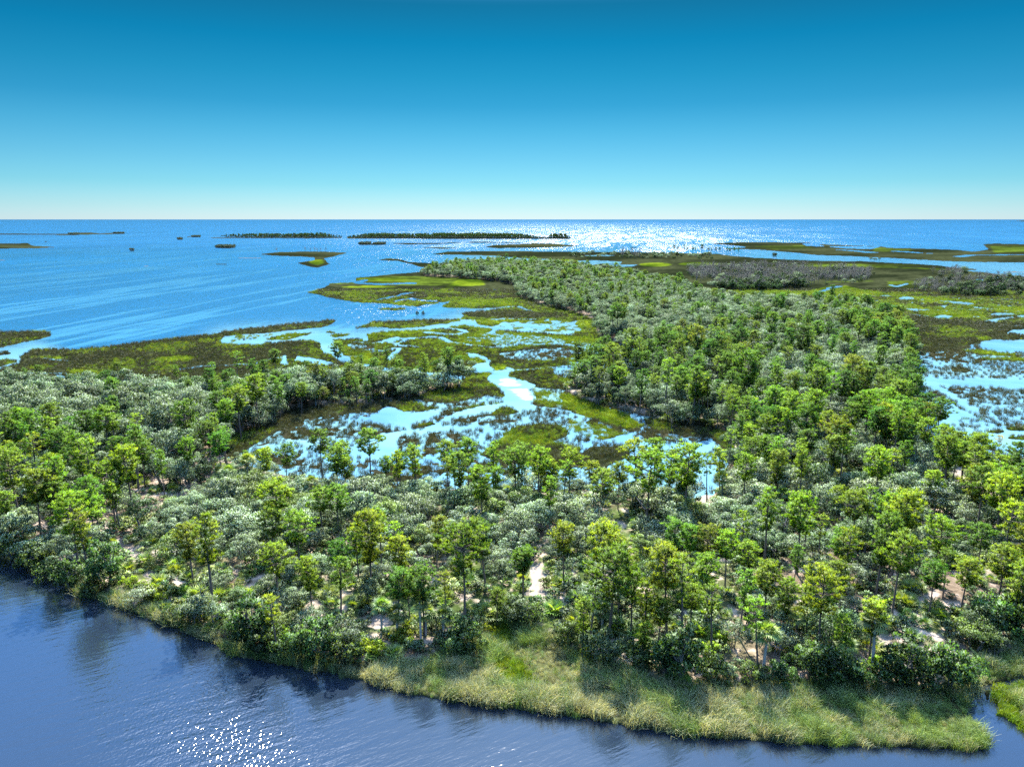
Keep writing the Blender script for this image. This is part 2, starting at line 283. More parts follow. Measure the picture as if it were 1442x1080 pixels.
# the pond behind the near pines
A(P_, (312,622),(331,612),(389,591),(410,578),(435,574),(472,570),(524,570),(530,565),(560,563),(585,562),(640,568),(690,556),(714,560),(745,545),(790,548),(812,559.5),(847,572),(876,578),(922,589),(939,597),(995,599),(1030,614),(1037,622),(1028,640),(1010,690),(1000,707),(980,709),(970,694),(900,692),(700,690),(560,690),(480,688),(400,672),(325,650))
A(D_, (312,622),(331,612),(389,591),(410,578),(435,574),(472,570),(524,570),(530,565),(575,564),(600,572),(580,578),(540,580),(480,582),(430,590),(410,600),(380,612),(350,632),(325,648)); A(P_, (430,592),(480,583),(540,581),(540,600),(440,610))
A(W_, (714,558),(745,545),(752,560),(745,572),(760,578),(735,578),(700,580),(640,590),(615,602),(600,612),(600,602),(640,583),(676,573)); L(W_, 5, (602,616),(616,598),(643,584),(676,574),(714,566)); L(W_, 3, (745,572),(790,578),(830,590)); L(W_, 4, (500,590),(560,590),(610,592)); A(W_, (520,590),(545,572),(580,582),(620,578),(600,594),(560,604)); A(W_, (540,610),(640,600),(690,600),(680,625),(640,650),(540,650),(480,640)); A(P_, (560,612),(640,606),(685,604),(670,640),(560,645))
A(G_, (786,556),(800,556),(847,574),(880,582),(905,600),(890,606),(850,596),(820,585),(780,570)); A(Q_, (752,548),(780,552),(800,572),(770,575),(750,566)); A(M_, (690,585),(700,575),(718,572),(730,580),(715,585)); A(M_, (560,572),(620,574),(600,578),(565,580)); L(M_, 3, (640,578),(680,570),(712,566)); L(M_, 3, (594,600),(612,597))
A(M_, (680,637),(705,617),(718,604),(760,596),(790,600),(800,612),(780,622),(800,628),(835,637),(830,652),(790,655),(760,658),(700,645)); A(G_, (718,622),(740,614),(765,615),(768,624),(735,627)); A(D_, (675,640),(715,628),(790,630),(830,640),(830,656),(790,660),(700,650)); A(D_, (812,645),(830,630),(870,628),(890,635),(882,647),(860,660),(825,658))
A(D_, (905,590),(922,589),(939,597),(995,599),(1030,614),(1037,622),(1028,640),(1015,628),(1000,615),(960,612),(920,606)); A(W_, (880,610),(905,622),(960,628),(1005,620),(1003,632),(975,650),(930,660),(890,655),(860,664),(840,668),(870,650),(893,640),(870,624),(850,622)); A(W_, (975,655),(1012,655),(1000,690),(992,707),(978,708)); L(W_, 3, (815,638),(835,622),(850,606)); L(D_, 3, (920,618),(960,622)); A(Q_, (800,590),(850,600),(880,612),(850,620),(800,610))
# long spit on the left
A(D_, (-300,500),(-100,505),(8,506),(27,510),(28,502),(45,492.4),(104,491.4),(133,490.3),(177,485),(229,478),(300,470.6),(311,467.4),(392,458),(421,455),(473,450.4),(469,455),(453,461),(440,462),(445,470),(465,485),(478,502),(500,512),(560,530),(560,560),(-300,580))
A(W_, (-300,500),(-40,496),(0,490.5),(40,482),(60,478),(50,491),(30,499),(27,512),(10,516),(-40,530),(-300,545)); A(D_, (-300,465),(0,467.4),(50,466),(66,467),(74,471.5),(60,477),(40,481),(0,489.5),(-300,500)); A(D_, (-20,499),(20,496),(18,498),(-20,503)); A(M_, (-100,507),(8,506),(27,510),(10,514),(-40,527),(-100,530))
L(G_, 2, (30,503),(60,504),(95,505)); L(W_, 1.8, (64,505),(80,506),(97,508.5)); L(W_, 1.8, (20,527),(69,525.5),(102,526)); L(W_, 3, (81,529),(90,533)); A(G_, (100,522),(140,519),(140,526),(100,527)); A(G_, (218,506),(250,502),(272,503),(268,510),(220,510)); E(M_, 100,200,515,524)
A(W_, (311,480),(317,474),(338,472),(372,470),(400,466),(440,463),(455,466),(460,475),(470,485),(480,500),(457,498),(450,485),(440,480),(400,481),(365,485),(330,485.5),(315,484))
A(M_, (372,478),(390,473.2),(410,469.5),(438,468),(433,473),(400,480)); L(W_, 1.3, (395,476),(410,474.5),(436,473)); L(M_, 1.4, (325,481.5),(350,477.5),(370,474),(400,468)); A(M_, (440,481),(450,485),(455,497),(435,498)); A(Q_, (330,473),(368,472),(365,476),(330,480))
L(W_, 2, (345,514),(380,507),(402,502)); L(W_, 2.5, (398,503),(401,514)); A(W_, (415,508),(421,501),(455,507),(470,512),(455,516),(440,513)); L(W_, 1.8, (254,520),(277,517),(307,514.5),(345,513)); L(M_, 1.6, (425,502),(450,504),(456,506)); A(W_, (465,497),(490,502),(500,512),(478,510))
# forest floor
FOREST_L = [(-500,585),(-100,566),(0,559),(110,562),(200,565),(300,558),(380,550),(440,548),(470,544),(520,540),(600,543),(645,540),(655,540),(643,546),(610,551),(581,560),(560,562),(530,564),(524,569),(472,569),(435,573),(410,577),(389,590),(331,611),(312,622),(322,652),(400,675),(480,692),(560,694),(640,694),(700,694),(800,694),(900,698),(968,700),(975,712),(1003,710),(1014,690),(1030,642),(1040,622),(1030,613),(995,598),(939,596),(922,588),(876,577),(847,571),(812,559),(795,552),(797,545),(815,531),(850,526),(895,521),(905,508),(922,500),(900,491),(860,480),(842,472),(840,452),(800,437),(762,430),(735,420),(727,403),(700,396),(640,391),(600,389),(596,385),(640,376),(700,373),(760,374),(800,378),(870,388),(940,402),(1000,424),(1060,430),(1150,432),(1210,437),(1230,445),(1262,470),(1282,492),(1286,512),(1276,528),(1284,560),(1292,600),(1318,632),(1350,655),(1385,675),(1450,700),(1900,760),(1900,900),(1520,903),(1442,918),(1375,932),(1362,962),(1360,982),(1340,978),(1270,978),(1200,973),(1100,963),(1000,968),(960,978),(900,953),(850,938),(800,918),(760,893),(700,882),(680,882),(650,908),(600,938),(520,938),(490,945),(400,930),(330,916),(260,884),(150,842),(100,822),(60,796),(0,765),(-200,690),(-500,600)]
A(F_, *FOREST_L)
# grassy river bank
A(B_, (-500,606),(-200,694),(0,762),(60,792),(100,818),(150,838),(260,880),(330,912),(400,926),(490,940),(520,938),(600,938),(650,908),(680,882),(700,882),(760,893),(800,918),(850,938),(900,953),(960,978),(1000,968),(1100,963),(1200,973),(1270,978),(1340,978),(1362,980),(1358,994),(1366,1010),(1378,1024),(1392,1038),(1397,1047),(1388,1055),(1360,1055),(1301,1053),(1200,1050),(1100,1046),(1000,1039),(930,1031),(870,1019),(830,1011),(760,1004),(700,996),(620,986),(560,975),(520,962),(470,948),(400,938),(330,923),(300,907),(250,887),(200,865),(150,848),(110,838),(90,823),(60,803),(30,787),(0,777),(-200,704),(-500,616))
A(B_, (1362,960),(1375,930),(1442,915),(1900,880),(1900,925),(1442,955),(1400,964.6),(1378,974),(1365,980)); A(G_, (1399,969),(1442,962),(1900,930),(1900,1250),(1540,1086),(1456,1040),(1426,1018),(1409,1006),(1404,994)); A(B_, (1425,985),(1520,975),(1520,1060),(1450,1030)); E(D_, 1378,1399,968,985)
A(G_, (682,884),(700,882),(722,886),(728,905),(705,915),(682,905))
A(G_, (700,930),(740,935),(750,968),(715,975),(690,950))
L(W_, 17, (1378,976),(1375,992),(1388,1010),(1408,1028),(1432,1050),(1470,1080)); L(W_, 8, (1383,972),(1402,966),(1442,957.5),(1500,948))
# open sand
for e in [(168,188,774,784),(180,204,784,798),(205,222,812,822),(150,162,745,752),(518,545,876,893),(548,572,868,880),(596,618,868,882),(745,772,812,838),(752,770,838,862),(686,700,852,860),(958,975,872,882),(975,986,890,898),(812,824,868,880),(1288,1306,850,872),(1300,1318,842,850),(1205,1224,928,944),(1240,1256,905,914),(690,722,712,721),(982,1008,704,716),(1090,1110,722,730),(1335,1356,664,684),(1295,1325,650,662),(1000,1012,870,880),(1340,1360,796,806),(640,652,838,845),(860,880,742,750),(1180,1196,676,684),(238,256,704,716),(1395,1412,860,870)]:
    cx_, cy_, k_ = (e[0] + e[1]) / 2, (e[2] + e[3]) / 2, 1.3; E(S_, cx_ - (cx_ - e[0]) * k_, cx_ + (cx_ - e[0]) * k_, cy_ - (cy_ - e[2]) * k_, cy_ + (cy_ - e[2]) * k_)

# ------------------------------------------------------------------ the ground sheet
U0, U1, DU = -420.0, 1860.0, 1.7
us = np.arange(U0, U1, DU)
vs = np.concatenate([np.arange(310.0, 330, 0.35), np.arange(330, 420, 0.6), np.arange(420, 720, 0.9), np.arange(720, 1180, 1.4)])
UU, VV = np.meshgrid(us, vs)
GX, GY = ground(UU, VV)
b_ = np.clip(0.018 * (VV - 309), 0.12, 2.2)
dsc = np.clip(vpx(VV) * 3.0, 2.0, None)
wx = (fbm(GX / dsc, GY / dsc, 3, 3) - .5) * 2; wy = (fbm(GX / dsc, GY / dsc, 91, 3) - .5) * 2
wq = np.where(VV > 690, 1.0, .42); QU, QV = UU + 4.5 * b_ * wx * wq, VV + 1.3 * b_ * wy * wq
TYP = np.zeros(UU.shape, np.int8)
for t, pts, w in LAYERS:
    if w is None:
        TYP[inpoly(QU, QV, pts)] = t
    else:
        gx, gy = ground(*np.array(pts, float).T)
        for i in range(len(pts) - 1):
            vm = (pts[i][1] + pts[i + 1][1]) / 2; hw = 0.5 * w * vpx(vm)
            lo, hi = min(pts[i][1], pts[i+1][1]) - w - 2, max(pts[i][1], pts[i+1][1]) + w + 2
            r0, r1 = np.searchsorted(vs, lo), np.searchsorted(vs, hi)
            if r1 <= r0: continue
            X, Y = ground(QU[r0:r1], QV[r0:r1])
            ax, ay, bx, by = gx[i], gy[i], gx[i + 1], gy[i + 1]
            tt = np.clip(((X - ax) * (bx - ax) + (Y - ay) * (by - ay)) / max((bx - ax) ** 2 + (by - ay) ** 2, 1e-6), 0, 1)
            d = np.hypot(X - ax - tt * (bx - ax), Y - ay - tt * (by - ay))
            TYP[r0:r1][d < hw * (0.62 + 0.45 * wx[r0:r1])] = t
def blur(a, n=1):
    for _ in range(n):
        b = a.copy(); b[1:-1] = (a[:-2] + 2 * a[1:-1] + a[2:]) / 4
        a = b; b = a.copy(); b[:, 1:-1] = (a[:, :-2] + 2 * a[:, 1:-1] + a[:, 2:]) / 4; a = b
    return a
ms = np.clip(vpx(VV) * 0.9, 1.6, None)
mos = fbm(GX / (ms * 1.2), GY / (ms * 1.6), 40, 4); mos2 = fbm(GX / (ms * 9), GY / (ms * 9), 55, 3)
Z = np.full(UU.shape, -0.6)
for t, z in ((D_, .35), (M_, .3), (G_, .3), (F_, .8), (S_, .95), (B_, .35)): Z[TYP == t] = z
low = (TYP == S_) & (VV < 400); Z[low] = 0.06
fl = (TYP == P_); Z[fl] = ((mos - .615) * 1.0 + (mos2 - .5) * 0.7 - .05 * (UU > 1240))[fl]
fl = (TYP == Q_); Z[fl] = ((mos - .50) * 0.9 + (mos2 - .5) * 0.6)[fl]
Z = blur(Z, 1)
fz = blur((TYP == F_).astype(float), 6)
Z += 0.9 * fz * fbm(GX / 14, GY / 14, 5, 3) * (VV > 400)
# real colours of the ground cover
n1 = fbm(GX / (ms * 4), GY / (ms * 4), 11, 4)[..., None]; n2 = fbm(GX / 1.3, GY / 1.3, 23, 3)[..., None]; n3 = fbm(GX / 22, GY / 22, 31, 3)[..., None]
def lerp(a, b, t): return np.array(a) * (1 - t) + np.array(b) * t
def sstep(x, a, b): t = np.clip((x - a) / (b - a), 0, 1); return t * t * (3 - 2 * t)
COLS = {W_: lerp((.02, .02, .015), (.02, .02, .015), n1), D_: lerp((.006, .008, .0035), (.018, .021, .009), sstep(n1, .35, .7)),
        M_: lerp((.009, .013, .003), (.036, .054, .006), sstep(n1, .38, .65)), G_: lerp((.014, .026, .002), (.062, .086, .005), sstep(n1, .3, .7)),
        F_: lerp(lerp((.085, .064, .045), (.035, .050, .014), sstep(n3, .42, .62)), (.23, .18, .14), sstep(n2 * .6 + n1 * .4, .50, .62)), S_: np.where((VV < 420)[..., None], lerp((.05, .042, .028), (.09, .07, .045), n2), lerp((.15, .12, .095), (.235, .195, .16), n2)),
        B_: lerp((.025, .028, .010), (.05, .05, .02), n2), P_: lerp((.014, .014, .008), (.026, .024, .013), n1), Q_: lerp((.018, .025, .005), (.04, .055, .007), n1)}
C = np.zeros(UU.shape + (3,))
for t, c in COLS.items():
    m_ = TYP == t; C[m_] = np.broadcast_to(c, C.shape)[m_]
for k in range(3): C[..., k] = blur(C[..., k], 1)
nr, nc = UU.shape
idx = np.arange(nr * nc).reshape(nr, nc)
quads = np.stack([idx[1:, :-1], idx[1:, 1:], idx[:-1, 1:], idx[:-1, :-1]], -1).reshape(-1, 4)
keep = (Z.ravel()[quads].max(1) > -0.45)
# keep the whole sheet near, only the shallows far out
quads = quads[keep]
used = np.unique(quads); remap = np.full(nr * nc, -1, np.int32); remap[used] = np.arange(len(used))
V3 = np.stack([GX, GY, Z], -1).reshape(-1, 3)[used]
me = mesh_np('ground', V3, remap[quads]); color_attr(me, C.reshape(-1, 3)[used], 'cover')
me.polygons.foreach_set('use_smooth', np.ones(len(me.polygons), bool))
m, n, l, out = nodes('ground_cover')
p = n.new('ShaderNodeBsdfDiffuse')
at = n.new('ShaderNodeAttribute'); at.attribute_name = 'cover'
tc = n.new('ShaderNodeTexCoord'); nz = n.new('ShaderNodeTexNoise'); nz.inputs['Scale'].default_value = 2.2; nz.inputs['Detail'].default_value = 5
l.new(tc.outputs['Object'], nz.inputs['Vector'])
nz2 = n.new('ShaderNodeTexNoise'); nz2.inputs['Scale'].default_value = .16; nz2.inputs['Detail'].default_value = 4; l.new(tc.outputs['Object'], nz2.inputs['Vector'])
v = math_node(n, l, 'MULTIPLY', math_node(n, l, 'MULTIPLY_ADD', nz.outputs[0], 1.6, 0.2), math_node(n, l, 'MULTIPLY_ADD', nz2.outputs[0], 2.2, -.1))
hs = n.new('ShaderNodeHueSaturation'); l.new(at.outputs['Color'], hs.inputs['Color']); l.new(v, hs.inputs['Value'])
l.new(hs.outputs[0], p.inputs['Color'])
bp = n.new('ShaderNodeBump'); bp.inputs['Strength'].default_value = 0.6; bp.inputs['Distance'].default_value = 0.3
l.new(nz.outputs[0], bp.inputs['Height']); l.new(bp.outputs[0], p.inputs['Normal']); l.new(p.outputs[0], out.inputs[0])
tag(obj('ground', me, m), kind='structure')

def at_uv(u, v, arr):
    c = np.clip(np.round((np.asarray(u) - U0) / DU).astype(int), 0, nc - 1)
    r = np.clip(np.round(np.interp(v, vs, np.arange(nr))).astype(int), 0, nr - 1)
    return arr[r, c]
def gz(x, y):
    u, v = pix(x, y); return np.maximum(at_uv(u, v, Z), -0.2)
def typ(x, y):
    u, v = pix(x, y); return at_uv(u, v, TYP)

# ------------------------------------------------------------------ water
wu = np.arange(-1500.0, 2950, 9.0)
SPLIT = [(-1500,420),(-500,560),(-100,680),(0,745),(100,800),(260,868),(400,915),(500,930),(640,900),(700,875),(850,920),(1000,950),(1200,960),(1340,965),(1380,940),(1442,925),(1600,905),(1900,890),(2950,850)]
wv_far = np.concatenate([[309.06, 309.2, 309.5], np.arange(310, 330, 1.0), np.arange(330, 760, 4.0)])
def water_mat(name, deep, shallow, river):
    m, n, l, out = nodes(name)
    dif = n.new('ShaderNodeBsdfDiffuse'); glo = n.new('ShaderNodeBsdfGlossy'); glo.distribution = 'BECKMANN'
    fre = n.new('ShaderNodeFresnel'); fre.inputs['IOR'].default_value = 1.34; mx = n.new('ShaderNodeMixShader')
    tc = n.new('ShaderNodeTexCoord'); pos = tc.outputs['Object']
    def noise(scale, rot, detail=3, rough=.55):
        """scale[0] runs along the direction rot, scale[1] across it"""
        m0 = n.new('ShaderNodeMapping'); m0.inputs['Rotation'].default_value = (0, 0, -rot)
        mp = n.new('ShaderNodeMapping'); mp.inputs['Scale'].default_value = scale
        z = n.new('ShaderNodeTexNoise'); z.inputs['Scale'].default_value = 1; z.inputs['Detail'].default_value = detail; z.inputs['Roughness'].default_value = rough
        l.new(pos, m0.inputs[0]); l.new(m0.outputs[0], mp.inputs[0]); l.new(mp.outputs[0], z.inputs['Vector']); return z.outputs[0]
    bp = n.new('ShaderNodeBump')
    if river:
        h = math_node(n, l, 'ADD', noise((.22, .85, 1), R(28), 3), math_node(n, l, 'MULTIPLY', noise((.9, 2.6, 1), R(34), 2), .30))
        at0 = n.new('ShaderNodeAttribute'); at0.attribute_name = 'cover'
        h = math_node(n, l, 'ADD', h, math_node(n, l, 'MULTIPLY', noise((2.0, 2.8, 1), R(100), 1), math_node(n, l, 'MULTIPLY', at0.outputs['Fac'], 1.1)))
        st = noise((.03, .012, 1), R(25), 3)
        col_ = mix_rgb(n, l, st, deep, shallow)
        glo.inputs['Roughness'].default_value = 0.13
        at = n.new('ShaderNodeAttribute'); at.attribute_name = 'cover'
        sp = n.new('ShaderNodeSeparateColor'); l.new(at.outputs['Color'], sp.inputs[0])
        l.new(math_node(n, l, 'MULTIPLY_ADD', sp.outputs[0], .75, .12), bp.inputs['Strength']); bp.inputs['Distance'].default_value = 0.30
        fac = math_node(n, l, 'MULTIPLY', fre.outputs[0], 3.2)
    else:
        at = n.new('ShaderNodeAttribute'); at.attribute_name = 'cover'
        sp = n.new('ShaderNodeSeparateColor'); l.new(at.outputs['Color'], sp.inputs[0])
        chop = sp.outputs[0]
        broad = noise((.0012, .006, 1), R(78), 3)
        ridge = math_node(n, l, 'ABSOLUTE', math_node(n, l, 'SUBTRACT', noise((.0016, .016, 1), R(80), 4), .5))
        slick = n.new('ShaderNodeMapRange'); slick.inputs['From Min'].default_value = .035; slick.inputs['From Max'].default_value = 0.0; l.new(ridge, slick.inputs[0])
        h = math_node(n, l, 'ADD', noise((.25, .55, 1), R(-25), 3), math_node(n, l, 'MULTIPLY', noise((.06, .16, 1), R(-18), 3), 2.4))
        calm = math_node(n, l, 'SUBTRACT', 1.0, math_node(n, l, 'MULTIPLY', slick.outputs[0], .75))
        amp = math_node(n, l, 'MULTIPLY', math_node(n, l, 'MULTIPLY_ADD', broad, 1.3, .35), calm)
        l.new(math_node(n, l, 'MULTIPLY', math_node(n, l, 'MULTIPLY_ADD', chop, .68, .02), amp), bp.inputs['Strength']); bp.inputs['Distance'].default_value = 1.0
        wb = math_node(n, l, 'MULTIPLY_ADD', noise((.12, .05, 1), R(70), 3), 1.5, .25)
        wsel = n.new('ShaderNodeMix'); l.new(chop, wsel.inputs[0]); l.new(wb, wsel.inputs[2]); wsel.inputs[3].default_value = 1.0
        l.new(math_node(n, l, 'MULTIPLY_ADD', math_node(n, l, 'MULTIPLY', sp.outputs[1], wsel.outputs[0]), .30, .06), glo.inputs['Roughness'])
        shade = math_node(n, l, 'MULTIPLY', broad, 1.0)
        col_ = mix_rgb(n, l, chop, shallow, mix_rgb(n, l, shade, tuple(x * .6 for x in deep), tuple(x * 1.4 for x in deep)))
        col_ = mix_rgb(n, l, math_node(n, l, 'MULTIPLY', slick.outputs[0], math_node(n, l, 'MULTIPLY', chop, .5)), col_, (.05, .17, .24))  # slicks also painted lighter, imitating their brighter low-sky reflection
        fac = fre.outputs[0]
        patchy = noise((.05, .022, 1), R(60), 3); col_ = mix_rgb(n, l, math_node(n, l, 'MULTIPLY', math_node(n, l, 'SUBTRACT', 1.0, chop), math_node(n, l, 'MULTIPLY_ADD', patchy, 2.0, -.6)), col_, (.045, .125, .20))  # bluer patches paint uneven reflected light into the calm water colour
    l.new(h, bp.inputs['Height'])
    for x in (glo, fre, dif): l.new(bp.outputs[0], x.inputs['Normal'])
    l.new(col_, dif.inputs[0]); l.new(fac, mx.inputs[0]); l.new(dif.outputs[0], mx.inputs[1]); l.new(glo.outputs[0], mx.inputs[2]); l.new(mx.outputs[0], out.inputs[0])
    return m
sp_x = [a for a, b in SPLIT]; sp_y = [b for a, b in SPLIT]
def fan(uu, vfun, rows):
    U = np.repeat(uu[None], rows, 0); V = np.stack([vfun(u) for u in uu], 1)
    X, Y = ground(U, V)
    i = np.arange(rows * len(uu)).reshape(rows, len(uu))
    q = np.stack([i[1:, :-1], i[1:, 1:], i[:-1, 1:], i[:-1, :-1]], -1).reshape(-1, 4)
    return U, V, np.stack([X, Y, np.zeros_like(X)], -1).reshape(-1, 3), q
fr = np.concatenate([[0, .0004, .001, .002, .004], np.linspace(.008, 1, 110)])
def far_rows(u):
    e = max(np.interp(u, sp_x, sp_y), 312); return 309.05 + (e - 309.05) * fr
U, V, VT, Qd = fan(wu, far_rows, len(fr))
CALM = [[(430,470),(520,466),(560,462),(640,446),(700,425),(920,470),(1060,600),(1040,720),(300,720),(300,620),(520,520)], [(1150,398),(1440,405),(2000,420),(2000,760),(1250,640),(1280,480)], [(-400,494),(0,492),(60,482),(90,500),(120,540),(-400,560)], [(305,466),(440,461),(480,490),(480,520),(240,520)], [(600,372),(700,358),(910,362),(900,380),(640,374)]]
chop = np.ones(U.shape)
for c in CALM: chop[inpoly(U, V, c)] = 0.0
chop[inpoly(U, V, [(1020,352),(1200,360),(1442,370),(2000,380),(2000,402),(1442,392),(1300,375),(1060,364)])] = 0.45
chop = blur(chop, 4)
wind = blur(np.where(V < 352, 1.0, .8) * chop , 3) + 1.25 * blur(inpoly(U, V, [(690,528),(716,528),(752,542),(760,566),(738,572),(700,548)]).astype(float), 2)
me = mesh_np('sea', VT, Qd); color_attr(me, np.stack([chop.ravel(), wind.ravel(), 0 * chop.ravel()], 1), 'cover')
M_SEA = water_mat('sea_water', (.006, .058, .115), (.10, .20, .215), False)
tag(obj('sea', me, M_SEA), kind='structure')
U, V, VT, Qd = fan(wu, lambda u: np.interp(u, sp_x, sp_y) + (1500 - np.interp(u, sp_x, sp_y)) * np.linspace(0, 1, 40), 40)
VT = VT.copy(); 
gust = np.exp(-(((U - 290 - (V - 1000) * .35) / 170) ** 2 + ((V - 1060) / 120) ** 2)) * .60 + .10 * np.exp(-((U - 60) / 260) ** 2 - ((V - 980) / 130) ** 2) 
me = mesh_np('river', VT, Qd); color_attr(me, np.repeat(gust.reshape(-1, 1), 3, 1), 'cover')
M_RIVER = water_mat('river_water', (.006, .010, .016), (.009, .015, .025), True)
tag(obj('river', me, M_RIVER), kind='structure')

#TREES#
# ------------------------------------------------------------------ plant shapes (each built once, shared by its copies)
class Geo:
    def __init__(s): s.v = []; s.q = []; s.t = []; s.n = 0
    def add(s, v, q):
        s.v.append(np.asarray(v, np.float32)); s.q.append(np.asarray(q, np.int64) + s.n); s.n += len(v); s.t
    def tube(s, pts, rad, k=6):
        pts = np.asarray(pts, float); n = len(pts); d = np.gradient(pts, axis=0); d /= np.linalg.norm(d, axis=1)[:, None] + 1e-9
        a = np.array([0.0, 0, 1]) if abs(d[0][2]) < .9 else np.array([1.0, 0, 0])
        x = np.cross(d, a); x /= np.linalg.norm(x, axis=1)[:, None] + 1e-9; y = np.cross(d, x)
        th = np.arange(k) * 2 * math.pi / k
        r = np.asarray(rad, float)[:, None, None]
        v = pts[:, None] + r * (np.cos(th)[None, :, None] * x[:, None] + np.sin(th)[None, :, None] * y[:, None])
        i = np.arange(n * k).reshape(n, k); j = np.roll(i, -1, 1)
        s.add(v.reshape(-1, 3), np.stack([i[:-1], j[:-1], j[1:], i[1:]], -1).reshape(-1, 4))
    def mesh(s, name, tint=None):
        me = mesh_np(name, np.concatenate(s.v), np.concatenate(s.q))
        if tint is not None: color_attr(me, tint)
        return me
def leaves(c, d, length, w0, w1, r, up=None):
    """one quad per leaf: root c, direction d, random roll"""
    n = len(c); d = d / (np.linalg.norm(d, axis=1)[:, None] + 1e-9)
    a = r.normal(size=(n, 3)); x = np.cross(d, a); x /= np.linalg.norm(x, axis=1)[:, None] + 1e-9
    L_ = np.asarray(length).reshape(-1, 1) if np.ndim(length) else length
    e = c + d * L_
    v = np.stack([c - x * w0 / 2, c + x * w0 / 2, e + x * w1 / 2, e - x * w1 / 2], 1).reshape(-1, 3)
    return v, np.arange(n * 4).reshape(n, 4)
def rdir(n, r, zmin=-1.0):
    z = r.uniform(zmin, 1, n); a = r.uniform(0, 2 * math.pi, n); q = np.sqrt(np.maximum(0, 1 - z * z))
    return np.stack([q * np.cos(a), q * np.sin(a), z], 1)
def pine(seed, H=16.0, cr=3.3, frac=.5, dome=.5, nb=36, nt=11, nl=24, lean=0.0, fork=False):
    r = np.random.default_rng(seed); g = Geo(); n = 9
    z = np.linspace(0, 1, n); bend = np.cumsum(r.normal(0, .10, (n, 2)), 0) * z[:, None] * .8
    P = np.stack([bend[:, 0] + lean * H * z ** 1.5, bend[:, 1], z * H], 1)
    g.tube(P, .21 * (1 - z) ** .75 * (H / 16) + .035, 7)
    ax = lambda t: np.array([np.interp(t, z, P[:, k]) for k in range(3)])
    V = []; Q = []; T = []; NV = []; nv = 0; ga = r.uniform(0, 6)
    for b in range(nb):
        t = 1 - frac * (b + r.uniform(0, 1)) / nb; s = (t - (1 - frac)) / frac
        prof = math.sqrt(max(.04, 1 - ((s - dome) / (1 - dome)) ** 2)) if s > dome else (.45 + .55 * s / dome) * r.uniform(.55, 1.0)
        Lb = cr * prof * r.uniform(.7, 1.12); ga += 2.4 + r.normal(0, .35)
        up = .05 + .9 * s ** 2 + r.normal(0, .12)
        d = np.array([math.cos(ga), math.sin(ga), up]); d /= np.linalg.norm(d)
        p0 = ax(t); p1 = p0 + d * Lb * .5 + np.array([0, 0, -.04 * Lb]); p2 = p0 + d * Lb + np.array([0, 0, .10 * Lb])
        g.tube([p0, p1, p2], np.array([.06, .04, .015]) * (.6 + Lb / 4), 4)
        m = max(3, int(nt * (.45 + .6 * Lb / cr)))
        q = r.uniform(.35, 1.05, m) ** .8
        c = p0 + (p2 - p0) * q[:, None] + r.normal(0, 1, (m, 3)) * np.array([.45, .45, .25]) * (.5 + q[:, None] * .6)
        for cc in c:
            dd = rdir(nl, r, -.25); dd[:, 2] += .35
            v, qd = leaves(cc + r.normal(0, .06, (nl, 3)), dd, r.uniform(.38, .68, nl), .085, .04, r)
            V.append(v); Q.append(qd + nv); nv += len(v); o_ = cc - ax(1 - frac * .55); NV.append((v - cc) * 1.1 + o_ / (np.linalg.norm(o_) + .1) * .45 + np.array([0, 0, .30]) + r.normal(0, .12, v.shape))
            tt = np.array([np.clip(r.beta(1.4, 1.6), 0, 1), r.uniform(.2, .9), 0]); T.append(np.repeat(tt[None], len(v), 0))
    cm = mesh_np('pine_crown', np.concatenate(V), np.concatenate(Q)); color_attr(cm, np.concatenate(T)); set_normals(cm, np.concatenate(NV))
    return g.mesh('pine_trunk'), cm
